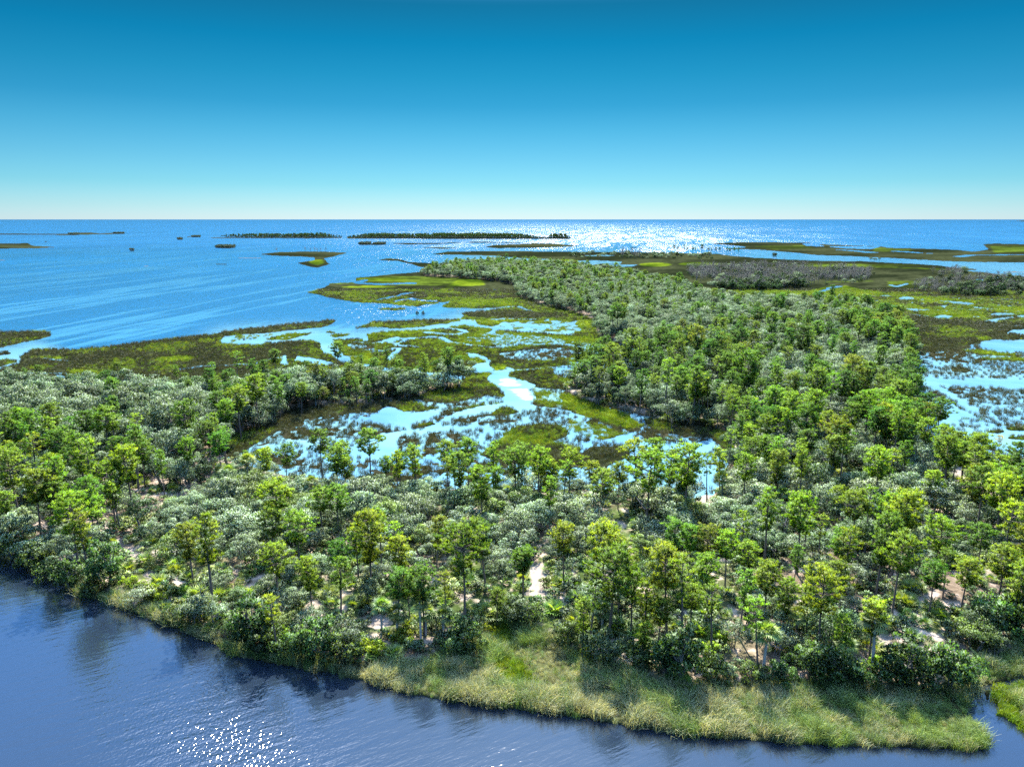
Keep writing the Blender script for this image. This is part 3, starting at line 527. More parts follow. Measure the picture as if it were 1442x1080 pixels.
def clumpy(seed, H, rad, nclump, nleaf, ls, stems, zlo=.35, flat=.75, name='oak', sub=.34):
    """broad-leaved crown made of many leaf clumps on a few crooked stems"""
    r = np.random.default_rng(seed); g = Geo(); V = []; Q = []; T = []; NV = []; nv = 0
    cen = []
    while len(cen) < nclump:
        d = rdir(1, r, -.35)[0]; q = r.uniform(.45, 1.0) ** .5
        p = np.array([d[0] * rad * q, d[1] * rad * q, H * zlo + (H * (1 - zlo)) * (.45 + .5 * d[2] * q)])
        p += r.normal(0, 1, 3) * np.array([.20 * rad, .20 * rad, .07 * H]); cen.append(p)
    cen = np.array(cen)
    for s in range(stems):
        a = r.uniform(0, 6.28); k = cen[r.integers(0, nclump, 4)]
        b = np.array([math.cos(a), math.sin(a), 0]) * .25 * rad * (stems > 1) * r.uniform(.3, 1)
        mid = b + np.array([math.cos(a) * .25 * rad, math.sin(a) * .25 * rad, H * .38]) + r.normal(0, .15, 3)
        g.tube([b - [0, 0, .25], b * .8 + mid * .2 + r.normal(0, .08, 3), mid], np.array([.16, .13, .09]) * H / 6, 6)
        for e in k:
            g.tube([mid, (mid + e) / 2 + r.normal(0, .2, 3), e], np.array([.08, .05, .02]) * H / 6, 4)
    for p in cen:
        rc = rad * sub * r.uniform(.7, 1.25); n = int(nleaf * r.uniform(.7, 1.3))
        d = rdir(n, r, -.5); c = p + d * rc * np.array([1, 1, flat]) * (r.uniform(.35, 1, n) ** .45)[:, None]
        dd = d + r.normal(0, .7, (n, 3)); dd[:, 2] += .25
        v, qd = leaves(c, dd, r.uniform(.7, 1.3, n) * ls, ls * .75, ls * .35, r)
        V.append(v); Q.append(qd + nv); nv += len(v); o_ = (p - np.array([0, 0, H * .55])) / rad
        NV.append(np.repeat(d * .8 + o_ * .45 + np.array([0, 0, .25]) + r.normal(0, .22, d.shape), 4, 0))
        a, b = r.beta(1.3, 1.3), r.uniform(.15, .95)
        tt = np.stack([np.clip(a + r.normal(0, .15, n), 0, 1), np.clip(b + r.normal(0, .15, n), 0, 1), np.zeros(n)], 1)
        T.append(np.repeat(tt, 4, 0))
    cm = mesh_np(name + '_crown', np.concatenate(V), np.concatenate(Q)); color_attr(cm, np.concatenate(T)); set_normals(cm, np.concatenate(NV))
    return g.mesh(name + '_trunk'), cm
def fans(seed, n, base_z, petiole, blade, seg, zmin, zmax, droop, name):
    r = np.random.default_rng(seed); V = []; Q = []; T = []; nv = 0
    for f in range(n):
        a = f * 2.4 + r.normal(0, .3); e = r.uniform(zmin, zmax)
        d = np.array([math.cos(a) * math.cos(e), math.sin(a) * math.cos(e), math.sin(e)])
        o = np.array([0, 0, base_z]); L_ = petiole * r.uniform(.7, 1.15); tip = o + d * L_
        side = np.cross(d, [0, 0, 1.0]); side /= np.linalg.norm(side) + 1e-9; nrm = np.cross(side, d)
        ang = np.linspace(-1.5, 1.5, seg) ; t = np.array([r.uniform(0, 1), r.uniform(.2, .9), 0])
        dd = np.cos(ang)[:, None] * d + np.sin(ang)[:, None] * side - nrm * 0 + np.array([0, 0, -droop]) * (np.abs(ang)[:, None] * .3 + .4)
        dd /= np.linalg.norm(dd, axis=1)[:, None]
        x = np.cross(dd, nrm + r.normal(0, .25, 3)); x /= np.linalg.norm(x, axis=1)[:, None] + 1e-9
        bl = blade * r.uniform(.8, 1.15); mid = tip + dd * bl * .5; end = tip + dd * bl + np.array([0, 0, -droop * bl * .35])
        w = .055 * blade / .8
        v = np.stack([tip - x * w * .4, tip + x * w * .4, mid + x * w, mid - x * w, mid - x * w, mid + x * w, end + x * w * .15, end - x * w * .15], 1).reshape(-1, 3)
        qd = np.arange(seg * 8).reshape(-1, 4)
        pv, pq = leaves(o[None], d[None], L_, .05, .04, r)
        V += [v, pv]; Q += [qd + nv, pq + nv + len(v)]; nv += len(v) + 4; T.append(np.repeat(t[None], len(v) + 4, 0))
    cm = mesh_np(name, np.concatenate(V), np.concatenate(Q)); color_attr(cm, np.concatenate(T)); return cm
def palm(seed, H):
    r = np.random.default_rng(seed); g = Geo(); z = np.linspace(0, 1, 6); lean = r.normal(0, .05, 2)
    g.tube(np.stack([lean[0] * H * z ** 2, lean[1] * H * z ** 2, z * H - .2], 1), .17 + .03 * (1 - z), 8)
    off = np.array([lean[0] * H, lean[1] * H, 0])
    def sh(me):
        c = np.zeros(len(me.vertices) * 3, np.float32); me.vertices.foreach_get('co', c); c = c.reshape(-1, 3) + off.astype(np.float32); me.vertices.foreach_set('co', c.ravel()); return me
    return g.mesh('palm_trunk'), sh(fans(seed, 30, H - .2, 1.0, 1.05, 11, -.35, 1.4, .45, 'palm_crown')), sh(fans(seed + 9, 11, H - .3, .5, .8, 7, -1.35, -.7, .3, 'palm_dead_fronds'))
def snag(seed, H, nbr=12, r0=.16, twig=0):
    r = np.random.default_rng(seed); g = Geo(); z = np.linspace(0, 1, 7); b = np.cumsum(r.normal(0, .07, (7, 2)), 0) * z[:, None]
    P = np.stack([b[:, 0], b[:, 1], z * H], 1); g.tube(P, r0 * (1 - z) ** .8 + .02, 6)
    for k in range(nbr):
        t = r.uniform(.35, .97); p0 = np.array([np.interp(t, z, P[:, i]) for i in range(3)]); a = r.uniform(0, 6.28)
        Lb = H * (1.05 - t) * r.uniform(.3, .6) + .4; d = np.array([math.cos(a), math.sin(a), r.uniform(.1, .9)])
        p1 = p0 + d * Lb * .6 + r.normal(0, .1, 3); p2 = p1 + d * Lb * .5 + np.array([0, 0, .2])
        g.tube([p0, p1, p2], [.05, .03, .012], 4)
        for q in range(twig):
            s = p0 + (p2 - p0) * r.uniform(.3, 1); e = s + (rdir(1, r, -.2)[0]) * Lb * .45
            g.tube([s, e], [.03, .012], 3)
    return g.mesh('dead_wood')
def join(name, *parts):
    """parts: (mesh, material) -> one mesh with several materials (for far-off woods only)"""
    V = []; LQ = []; MI = []; T = []; n = 0
    for k, (me, mt) in enumerate(parts):
        c = np.zeros(len(me.vertices) * 3, np.float32); me.vertices.foreach_get('co', c); V.append(c.reshape(-1, 3))
        q = np.zeros(len(me.loops), np.int32); me.loops.foreach_get('vertex_index', q); LQ.append(q.reshape(-1, 4) + n)
        MI.append(np.full(len(q) // 4, k, np.int32))
        if 'tint' in me.color_attributes:
            a = np.zeros(len(me.vertices) * 4, np.float32); me.color_attributes['tint'].data.foreach_get('color', a); T.append(a.reshape(-1, 4)[:, :3])
        else: T.append(np.full((len(me.vertices), 3), .5, np.float32))
        n += len(me.vertices)
    m = mesh_np(name, np.concatenate(V), np.concatenate(LQ)); color_attr(m, np.concatenate(T))
    for _, mt in parts: m.materials.append(mt)
    m.polygons.foreach_set('material_index', np.concatenate(MI)); m.update()
    fv = []
    for me, mt in parts:
        if me.name in NRM: fv.append(NRM[me.name])
        else:
            a = np.zeros(len(me.vertices) * 3, np.float32); me.vertices.foreach_get('normal', a); fv.append(a.reshape(-1, 3))
    set_normals(m, np.concatenate(fv)); return m
def matted(me, mt): me.materials.append(mt); return me
TONED = {}
def toned(me, c):
    if tuple(c) == (1, 1, 1): return me
    m2 = me.copy()
    for k, mt in enumerate(m2.materials):
        if 'tone' not in mt.node_tree.nodes: continue
        key = (mt.name, tuple(round(float(x), 2) for x in c))
        if key not in TONED:
            TONED[key] = mt.copy(); TONED[key].node_tree.nodes['tone'].outputs[0].default_value = (*c, 1)
        m2.materials[k] = TONED[key]
    return m2
def scatter(name, pts, rot, scl, protos, kind_idx, tint=None, sy=None):
    """stuff only: one object whose points carry instances of a few shapes"""
    c_ = bpy.data.collections.new(name + '_shapes')
    for i, pm in enumerate(protos):
        po = bpy.data.objects.new('%s_shape_%02d' % (name, i), toned(*pm)); c_.objects.link(po)
    me = bpy.data.meshes.new(name); me.vertices.add(len(pts)); me.vertices.foreach_set('co', np.asarray(pts, np.float32).ravel())
    def attr(nm, ty, v, key='value'):
        a = me.attributes.new(nm, ty, 'POINT'); a.data.foreach_set(key, np.asarray(v).ravel())
    attr('pick', 'INT', np.asarray(kind_idx, np.int32)); attr('turn', 'FLOAT_VECTOR', np.asarray(rot, np.float32), 'vector'); attr('size', 'FLOAT_VECTOR', np.asarray(scl, np.float32), 'vector')
    o = obj(name, me)
    ng = bpy.data.node_groups.new(name, 'GeometryNodeTree')
    ng.interface.new_socket('Geometry', in_out='INPUT', socket_type='NodeSocketGeometry'); ng.interface.new_socket('Geometry', in_out='OUTPUT', socket_type='NodeSocketGeometry')
    N, K = ng.nodes, ng.links
    gi, go = N.new('NodeGroupInput'), N.new('NodeGroupOutput'); ip = N.new('GeometryNodeInstanceOnPoints'); ci = N.new('GeometryNodeCollectionInfo')
    ci.inputs['Collection'].default_value = c_; ci.inputs['Separate Children'].default_value = True; ci.inputs['Reset Children'].default_value = True
    ip.inputs['Pick Instance'].default_value = True
    def na(nm, ty):
        a = N.new('GeometryNodeInputNamedAttribute'); a.data_type = ty; a.inputs['Name'].default_value = nm; return a.outputs['Attribute']
    K.new(gi.outputs[0], ip.inputs['Points']); K.new(ci.outputs[0], ip.inputs['Instance']); K.new(na('pick', 'INT'), ip.inputs['Instance Index'])
    er = N.new('FunctionNodeEulerToRotation'); K.new(na('turn', 'FLOAT_VECTOR'), er.inputs[0]); K.new(er.outputs[0], ip.inputs['Rotation'])
    K.new(na('size', 'FLOAT_VECTOR'), ip.inputs['Scale']); K.new(ip.outputs[0], go.inputs[0])
    md = o.modifiers.new('instances', 'NODES'); md.node_group = ng
    tag(o, kind='stuff'); return o

PINE_FORMS = [('round-crowned', dict(seed=11, H=16, cr=3.5, frac=.42, dome=.45)), ('flat-topped', dict(seed=12, H=16, cr=3.9, frac=.38, dome=.25, nb=30)),
              ('slender', dict(seed=13, H=16, cr=2.3, frac=.5, dome=.4, nb=26, nt=7)), ('broad-crowned', dict(seed=14, H=16, cr=4.6, frac=.48, dome=.4, nb=44, nt=10)),
              ('thin-crowned', dict(seed=15, H=16, cr=3.1, frac=.42, dome=.4, nb=18, nt=6)), ('leaning', dict(seed=16, H=16, cr=3.4, frac=.5, dome=.45, lean=.07)),
              ('deep-crowned', dict(seed=17, H=16, cr=3.3, frac=.6, dome=.5, nb=42))]
PINES = []
for nm, k in PINE_FORMS:
    a, b = pine(**k); PINES.append((nm, matted(a, M_BARK), matted(b, M_PINE)))
OAK_FORMS = [('domed', dict(seed=21, H=6.0, rad=3.3, nclump=34, nleaf=128, ls=.23, stems=3)), ('spreading', dict(seed=22, H=5.2, rad=4.0, nclump=40, nleaf=120, ls=.23, stems=4, flat=.6)),
             ('upright', dict(seed=23, H=7.2, rad=2.7, nclump=30, nleaf=128, ls=.23, stems=2)), ('lumpy', dict(seed=24, H=5.6, rad=3.4, nclump=22, nleaf=192, ls=.23, stems=3, sub=.38)),
             ('open', dict(seed=25, H=6.2, rad=3.2, nclump=24, nleaf=96, ls=.23, stems=4))]
OAKS = []
for nm, k in OAK_FORMS:
    a, b = clumpy(**k); OAKS.append((nm, matted(a, M_OBARK), matted(b, M_OAK)))
SHRUBS = []
for nm, k in [('rounded', dict(seed=31, H=5, rad=2.3, nclump=34, nleaf=80, ls=.26, stems=3, zlo=.02, name='shrub')), ('tall', dict(seed=32, H=7, rad=2.2, nclump=40, nleaf=80, ls=.26, stems=3, zlo=.03, name='shrub')),
              ('sprawling', dict(seed=33, H=3.6, rad=2.7, nclump=30, nleaf=80, ls=.26, stems=4, zlo=.0, name='shrub'))]:
    a, b = clumpy(**k); SHRUBS.append((nm, matted(a, M_OBARK), b))
PALMS = []
for sd, h in ((41, 5.5), (42, 7.0), (43, 4.0)):
    a, b, c = palm(sd, h); PALMS.append((h, matted(a, M_PTRUNK), matted(b, M_PALM), matted(c, M_BROWN)))
FANS = [matted(fans(51 + i, 16 + 3 * i, .1, .9, .85, 9, .15, 1.3, .25, 'palmetto_fans'), M_PALM) for i in range(3)]
SNAGS = [matted(snag(61 + i, 9 + i, 10 + 2 * i), M_GREY) for i in range(3)]

# ------------------------------------------------------------------ where each plant stands
HAND = [(506,746,834,2),(655,748,885,3),(737,779,850,0),(847,662,752,1),(847,748,870,0),(773,670,757,2),(725,630,715,3),(801,643,716,3),(909,642,750,3),(943,736,832,0),(793,746,832,0),(736,776,850,0),(630,622,695,0),(585,625,698,2),(523,597,690,1),(487,620,688,5),(696,660,716,0),(1047,650,722,3),(1013,633,708,2),(1057,620,690,3),(1164,583,643,1),(1182,597,687,4),(1134,610,680,0),(1306,669,736,1),(1197,697,800,1),(1217,690,787,4),(1251,714,811,1),(1130,724,806,4),(1150,730,808,4),(993,745,830,3),(1314,737,830,3),(1371,740,830,1),(1406,704,830,4),(1364,630,697,6),(1244,568,640,3),(1270,580,652,3),(1262,574,645,0),(1300,596,668,0),(1322,604,680,6),(1340,618,690,0),(995,790,878,0),(1073,802,899,0),(1039,805,909,2),(1134,837,906,1),(1115,777,845,2),(1222,851,948,5),(1306,795,878,0),(1326,777,853,1),(164,655,747,3),(273,740,828,6),(113,700,818,3),(387,723,800,3),(394,770,860,3),(270,570,650,3),(320,560,632,6),(233,640,705,2),(403,633,690,3),(350,637,686,2),(268,625,690,0),(103,633,702,1),(90,690,745,1),(560,805,900,0),(598,800,905,0),(628,810,880,4),(578,806,885,2),(888,810,905,0),(905,818,930,2),(820,838,930,2),(870,795,880,0),(925,850,930,0),(970,828,912,0),(480,770,850,0),(440,790,870,6),(700,830,885,0),(1000,828,930,4),(1165,800,890,0),(1180,880,948,5),(1400,770,870,0),(1425,800,900,6),(1385,660,730,0),(1425,665,735,0),(1352,632,698,0),(1110,560,640,0),(1080,545,620,2),(900,505,585,2),(870,512,575,0),(935,500,590,0),(975,505,600,2),(1052,500,600,1),(1165,525,600,2),(985,520,598,6),(840,515,565,0),(810,512,552,6),(1404,610,648,4),(57,506,545,0),(37,512,548,2),(170,508,552,0),(250,514,548,2),(262,520,550,0),(335,492,548,1),(390,488,536,1),(477,477,530,2),(530,482,535,1),(545,480,535,0),(510,500,540,0),(560,490,545,3),(600,496,552,3),(630,490,548,0),(645,502,545,6),(30,640,740,3),(60,660,770,0),(135,680,770,3),(15,700,765,0),(190,640,740,0),(300,600,668,3),(365,530,605,0),(395,528,592,0),(425,535,585,6),(340,540,620,0),(455,610,690,1),(545,650,700,0),(565,640,700,0),(660,625,700,0),(760,650,708,0),(835,655,715,0),(870,660,725,0),(960,660,730,6),(975,640,712,4),(995,640,715,4),(1090,640,715,6),(1230,640,735,0),(1270,700,780,6),(1350,790,880,0),(1100,820,905,6),(1050,770,850,0),(1020,760,840,0),(1180,760,850,0)]
class T: pass
things = []
def put(kind, x, y, s, form, hand=False):
    t = T(); t.kind, t.x, t.y, t.s, t.form, t.hand = kind, float(x), float(y), float(s), form, hand
    t.u, t.v = pix(t.x, t.y, 0.8); t.d = math.hypot(t.x, t.y); things.append(t); return t
hand_xy = []
for u, vt, vb, f in HAND:
    x, y = ground(u, vb); hgt = float(height_for(y, vt)) * .93; hgt = min(max(hgt, 4.5), 19.5)
    put('pine', x, y, hgt / 16.0 * (.92 if vb < 600 else 1), (f if vb > 600 else (2, 4, 0)[(u + vb) % 3]), True); hand_xy.append((float(x), float(y)))
hand_xy = np.array(hand_xy)
# density by place: polygon -> chance of a pine / an oak on each cell, size of the oaks
DENS = [([(-500,300),(1900,300),(1900,1100),(-500,1100)], .20, .62, .95),
        ([(590,360),(760,360),(900,380),(1000,412),(900,430),(700,400)], .22, .74, 1.1),
        ([(760,400),(1000,415),(1290,430),(1290,560),(1150,560),(1000,530),(900,490),(830,440)], .10, .86, 1.0),
        ([(1180,420),(1300,440),(1300,530),(1220,500),(1150,430)], .50, .45, 1.1),
        ([(-500,530),(0,545),(300,555),(290,600),(200,640),(0,650),(-500,660)], .06, .88, 1.1),
        ([(300,530),(660,520),(660,570),(480,580),(330,625),(290,600)], .42, .50, 1.1),
        ([(795,500),(1040,500),(1060,640),(1000,610),(900,590),(790,556)], .52, .42, .95),
        ([(270,640),(1040,640),(1040,722),(900,728),(700,722),(480,705),(270,690)], .36, .30, .7),
        ([(640,640),(1060,640),(1050,735),(860,735),(640,722)], .62, .18, .65),
        ([(-500,570),(-60,670),(60,745),(130,765),(180,815),(260,885),(60,830),(-500,720)], .50, .12, .7),
        ([(140,735),(250,735),(330,895),(180,850)], .10, .26, .55),
        ([(1080,735),(1900,735),(1900,900),(1340,965),(1080,945)], .34, .40, .75),
        ([(170,720),(300,690),(480,705),(700,722),(860,735),(880,770),(700,800),(560,780),(420,800),(230,800)], .02, .86, .8),
        ([(960,700),(1100,690),(1220,740),(1200,800),(1050,800),(960,760)], .08, .78, .8),
        ([(1190,640),(1300,640),(1290,720),(1210,720)], .20, .62, .85),
        ([(180,790),(420,800),(560,785),(720,800),(900,780),(1200,800),(1442,830),(1900,860),(1900,985),(1300,980),(960,980),(500,950),(280,880)], .26, .34, .62),
        ([(1180,560),(1284,560),(1320,632),(1400,685),(1460,720),(1330,740),(1230,660)], .60, .32, .8),
        ([(-500,640),(160,640),(230,720),(170,800),(60,800),(-500,720)], .34, .40, .85)]
cell = 4.1
gx_, gy_ = np.meshgrid(np.arange(-560, 900, cell), np.arange(78, 1250, cell))
cx_ = (gx_ + rng.uniform(-.45, .45, gx_.shape) * cell).ravel(); cy_ = (gy_ + rng.uniform(-.45, .45, gx_.shape) * cell).ravel()
cu, cv = pix(cx_, cy_, 0.8)
ok = (cu > -140) & (cu < 1590) & (cv > 370) & (cv < 1050); cx_, cy_, cu, cv = cx_[ok], cy_[ok], cu[ok], cv[ok]
ty = at_uv(cu, cv, TYP); ok = ty == F_; cx_, cy_, cu, cv = cx_[ok], cy_[ok], cu[ok], cv[ok]
pp = np.zeros(len(cx_)); po_ = np.zeros(len(cx_)); ps = np.ones(len(cx_))
for poly, a, b, s in DENS:
    i = inpoly(cu, cv, poly); pp[i], po_[i], ps[i] = a, b, s
psz = np.where(cv < 470, .58, .76)
psz[inpoly(cu, cv, [(270,640),(1040,640),(1040,735),(270,735)])] = .58
psz[inpoly(cu, cv, [(-500,500),(680,500),(680,600),(300,640),(-500,640)])] = .50
psz[inpoly(cu, cv, [(640,640),(1060,640),(1050,735),(640,735)])] = .70
patch = fbm(cx_ / 16, cy_ / 16, 77, 3); pp *= np.clip(.35 + 2.6 * (patch - .25), .2, 1.6)
near_hand = np.zeros(len(cx_), bool)
for hx, hy in hand_xy: near_hand |= np.hypot(cx_ - hx, cy_ - hy) < 2.6
# keep the sand open, and the view onto it from the river side
sandy = np.zeros(len(cx_), bool); sx = GX[(TYP == S_) & (VV > 600)]; sy_ = GY[(TYP == S_) & (VV > 600)]
for i in range(len(cx_)):
    if cv[i] > 600: sandy[i] = (np.abs(sx - cx_[i]) < 1.9)[(sy_ - cy_[i] < 6.0) & (sy_ - cy_[i] > -1.5)].any()
rr = rng.uniform(0, 1, len(cx_)); small = rng.uniform(0, 1, len(cx_))
for i in range(len(cx_)):
    if sandy[i]: continue
    far = cv[i] < 470
    if rr[i] < pp[i] and not near_hand[i]:
        put('pine', cx_[i], cy_[i], rng.normal(psz[i], .11), int(rng.choice(7, p=[.21, .13, .24, .08, .16, .08, .10])))
    elif rr[i] > 1 - po_[i]:
        put('oak', cx_[i], cy_[i], ps[i] * float(np.clip(rng.normal(.95, .24), .45, 1.45)), int(rng.integers(0, 5)))
# riverside shrubs, cabbage palms, palmettos and dead trunks placed where the photo shows them
for u, v, s, f, k in [(1165,967,1.0,0,'d'),(1140,963,.85,0,'d'),(1190,968,.8,2,'d'),(1270,970,1.0,1,'d'),(1300,972,1.1,0,'d'),(1335,972,1.05,0,'d'),(1245,968,.8,2,'d'),(1352,965,.8,2,'d'),(958,965,1.1,1,'d'),(935,958,.9,0,'d'),(1005,968,.75,0,'d'),(655,915,.9,0,'d'),(640,922,.8,2,'d'),(485,938,.9,0,'d'),(450,935,1.0,1,'d'),(425,930,.85,0,'d'),(355,915,1.1,1,'d'),(375,920,.9,0,'d'),(390,925,.8,2,'d'),(335,905,.7,2,'d'),(150,834,1.15,1,'d'),(130,840,.8,2,'d'),(100,826,.9,0,'d'),(75,812,.9,2,'d'),(50,800,1.0,0,'d'),(20,786,1.0,0,'d'),(-10,770,1.0,0,'d'),(245,876,.6,2,'d'),(270,885,.7,0,'d'),(1400,905,1.2,0,'d'),(1425,900,1.2,0,'d'),(1375,915,.9,2,'d'),(1450,900,1.3,1,'d'),(720,882,.7,0,'d'),(745,886,.7,2,'d'),(800,915,.7,0,'d'),(845,938,.6,2,'d'),(900,950,.65,0,'d'),(1060,965,.6,2,'d'),(1100,968,.7,0,'d'),(1215,972,.6,2,'d'),(500,938,.5,0,'d'),(1040,625,1.0,2,'g'),
                     (183,834,.45,2,'l'),(200,842,.4,2,'l'),(217,852,.5,2,'l'),(228,860,.35,0,'l'),(296,872,.45,2,'l'),(312,880,.4,2,'l'),(398,912,.45,0,'l'),(519,930,.5,2,'l'),(535,932,.4,0,'l'),(568,915,.45,0,'l'),(580,925,.4,2,'l'),(685,890,.45,2,'l'),(830,930,.4,0,'l'),(1000,935,.5,2,'l'),(1015,920,.5,0,'l'),(815,900,.4,2,'l'),(860,905,.4,0,'l'),(1205,960,.4,2,'l'),(1232,955,.45,0,'l'),(265,845,.4,2,'l')]:
    x, y = ground(u, v); t = put('shrub', x, y, s, f); t.tone = k
for u, v, f in [(1074,955,0),(1226,955,1),(1190,952,2),(538,905,0),(593,912,1),(560,905,2),(625,905,2),(430,715,2),(440,720,0),(310,690,2),(325,695,2),(1240,780,2),(1100,722,2),(1016,715,0),(600,905,2),(1205,740,2),(960,720,2),(350,690,0),(590,560,2),(575,560,2),(1120,905,2),(848,900,2),(700,720,2),(1290,735,2),(420,575,2),(445,574,2),(890,720,2),(240,690,2)]:
    x, y = ground(u, v); t = put('palm', x, y, rng.uniform(.85, 1.1), f)
npal = 0
for e in [(178,785),(200,800),(215,822),(533,892),(560,885),(606,876),(757,850),(762,830),(693,863),(966,884),(981,896),(818,876),(1297,868),(1309,852),(1215,942),(1248,912),(706,722),(995,716),(1100,730),(1346,682),(1310,660),(1006,880),(1350,804),(646,846),(870,752),(1188,684),(247,714),(1404,868),(240,740),(225,760),(260,720),(1100,880),(1150,880),(900,885),(850,880),(500,860),(700,860),(430,860),(330,850),(300,840)]:
    for k in range(4):
        a = rng.uniform(0, 6.28); q = rng.uniform(1.2, 4.5); x, y = ground(*e); x, y = x + math.cos(a) * q, y + math.sin(a) * q
        if typ(x, y) in (F_,): put('palmetto', x, y, rng.uniform(.8, 1.5), int(rng.integers(0, 3)))
for u, v, s, f in [(287,874,.62,0),(945,610,.5,0),(920,600,.55,1),(880,585,.7,2),(1040,605,.8,0),(800,516,.8,1),(812,520,.7,0),(1100,640,.6,2),(860,905,.6,0),(480,690,.6,1),(1185,660,1.0,2),(810,590,.4,0),(930,632,.45,1),(942,640,.4,0)]:
    x, y = ground(u, v); put('snag', x, y, s, f)

# ------------------------------------------------------------------ build: nearest 300 of a kind as things, the rest as far wood
TONES = {'lime': (1.35, 1.22, .85), 'mid-green': (.95, 1.0, .95), 'deep-green': (.62, .78, .85), 'olive': (1.12, 1.0, .85)}
OTONES = {'silvery': (1.3, 1.3, 1.4), 'grey-green': (.95, .98, .95), 'dull green': (.68, .80, .60), 'yellow-green': (1.0, 1.05, .45)}
def in_view(t, hgt):
    tu, tv = pix(t.x, t.y, hgt)
    return -25 < t.u < 1467 and -25 < tu < 1467 and tv < 1080
ZONES = [('in the right-hand pond', [(1380,625),(1442,640),(1442,660),(1390,655)]), ('beside the narrow creek mouth', [(1290,880),(1900,840),(1900,1000),(1340,990)]),
         ('behind the wide reed bank', [(940,840),(1290,880),(1340,990),(940,990)]), ('behind the grassy notch', [(640,800),(940,820),(940,985),(640,985)]),
         ('above the bare river bank', [(420,800),(640,800),(640,985),(420,985)]), ('by the dark river bend', [(220,760),(420,780),(420,985),(220,900)]),
         ('at the far-left river bank', [(-500,660),(220,700),(220,900),(-500,900)]), ("on the pond's near shore", [(290,640),(660,640),(660,715),(290,715)]),
         ("before the pond's grassy middle", [(660,640),(860,640),(860,735),(660,735)]), ("by the pond's narrow outlet", [(860,640),(1080,640),(1080,740),(860,740)]),
         ('in the silvery central thicket', [(220,690),(860,715),(860,800),(220,800)]), ('in the middle pine stand', [(860,735),(1080,735),(1080,845),(860,845)]),
         ('in the sandy right-hand wood', [(1080,735),(1900,735),(1900,880),(1080,880)]), ('beside the right-hand pond', [(1220,550),(1900,560),(1900,735),(1220,735)]),
         ("in the wood east of the pond", [(1030,560),(1220,560),(1220,740),(1030,740)]), ("on the pond's far right shore", [(780,490),(1050,500),(1050,640),(780,600)]),
         ("on the pond's far left shore", [(300,515),(670,515),(670,600),(330,640),(300,600)]), ('beside the long left marsh', [(-500,500),(310,500),(310,575),(-500,575)]),
         ('in the grey left thicket', [(-500,570),(340,570),(330,690),(-500,690)])]
def zone(t):
    for nm, poly in ZONES:
        if inpoly(np.array([t.u]), np.array([t.v]), poly)[0]: return nm
    return 'in the far right-hand wood'
ORD = ['', 'first', 'second', 'third', 'fourth', 'fifth', 'sixth', 'seventh', 'eighth', 'ninth', 'tenth', 'eleventh', 'twelfth', 'thirteenth', 'fourteenth', 'fifteenth', 'sixteenth', 'seventeenth', 'eighteenth']
NUM = ['', 'one', 'two', 'three', 'four', 'five', 'six', 'seven', 'eight', 'nine', 'ten', 'eleven', 'twelve', 'thirteen', 'fourteen', 'fifteen', 'sixteen', 'seventeen', 'eighteen']
LAB = []
def root(name, t, z=None, s=1.0, rz=None):
    o = bpy.data.objects.new(name, None); col.objects.link(o); o.empty_display_size = .5
    o.location = (t.x, t.y, float(gz(t.x, t.y)) - .1 if z is None else z); o.scale = (s, s, s)
    o.rotation_euler = (0, 0, rng.uniform(0, 6.28) if rz is None else rz); return o
def vary(o, s, sq=.12, tilt=.04):
    o.scale = (s * rng.uniform(1 - sq, 1 + sq), s * rng.uniform(1 - sq, 1 + sq), s * rng.uniform(1 - sq, 1 + sq * .6)); o.rotation_euler = (rng.normal(0, tilt), rng.normal(0, tilt), rng.uniform(0, 6.28))
def part(name, me, parent, tone=None):
    o = bpy.data.objects.new(name, me); col.objects.link(o); o.parent = parent
    if tone: o.color = (*tone, 1)
    return o
def label_later(o, t, words, cat, group): LAB.append((o, t, words, cat, group))
def split(kind, hgt, nmax=300):
    a = sorted([t for t in things if t.kind == kind], key=lambda t: t.d - (40 if t.hand else 0)); near, rest = [], []
    for t in a: (near if in_view(t, hgt * t.s) and len(near) < nmax else rest).append(t)
    return near, rest
pn, pr = split('pine', 16); on, orr = split('oak', 6)
for t in pn:
    nm, tr, cr_ = PINES[t.form]; s = max(t.s, .38)
    tone = rng.choice(['lime', 'mid-green', 'deep-green', 'olive'], p=[.42, .28, .12, .18] if t.v > 700 else [.12, .45, .28, .15]) if not (t.u > 1395 and t.u < 1410 and t.v < 655) else 'olive'
    c = tuple(np.array(TONES[tone]) * rng.uniform(.9, 1.1))
    o = root('pine_tree', t, s=s); vary(o, s, .08, .035); part('trunk', tr, o); cc = part('crown', cr_, o, c)
    if t.u > 1395 and t.u < 1410 and t.v < 655: cc.color = (2.6, 1.1, 1.4, 1); cc['label'] = 'rust-tinged sparse crown'; label_later(o, t, ('lone', 'rust-tinged', 'flat-topped', 'pine'), 'pine tree', None); continue
    label_later(o, t, ('tall' if s > .95 else 'small' if s < .68 else 'medium', tone, nm, 'pine'), 'pine tree', 'pines of the near wood')
for t in on:
    nm, tr, cr_ = OAKS[t.form]; tone = rng.choice(['silvery', 'grey-green', 'dull green', 'yellow-green'], p=[.40, .33, .17, .10])
    o = root('scrub_oak', t, s=t.s); vary(o, t.s, .22, .06); part('trunk', tr, o); part('crown', cr_, o, tuple(np.array(OTONES[tone]) * rng.uniform(.88, 1.12)))
    label_later(o, t, ('large' if t.s > 1.05 else 'low' if t.s < .72 else 'medium', tone, nm, 'scrub oak'), 'oak tree', 'scrub oaks of the near wood')
shr_mesh = {}
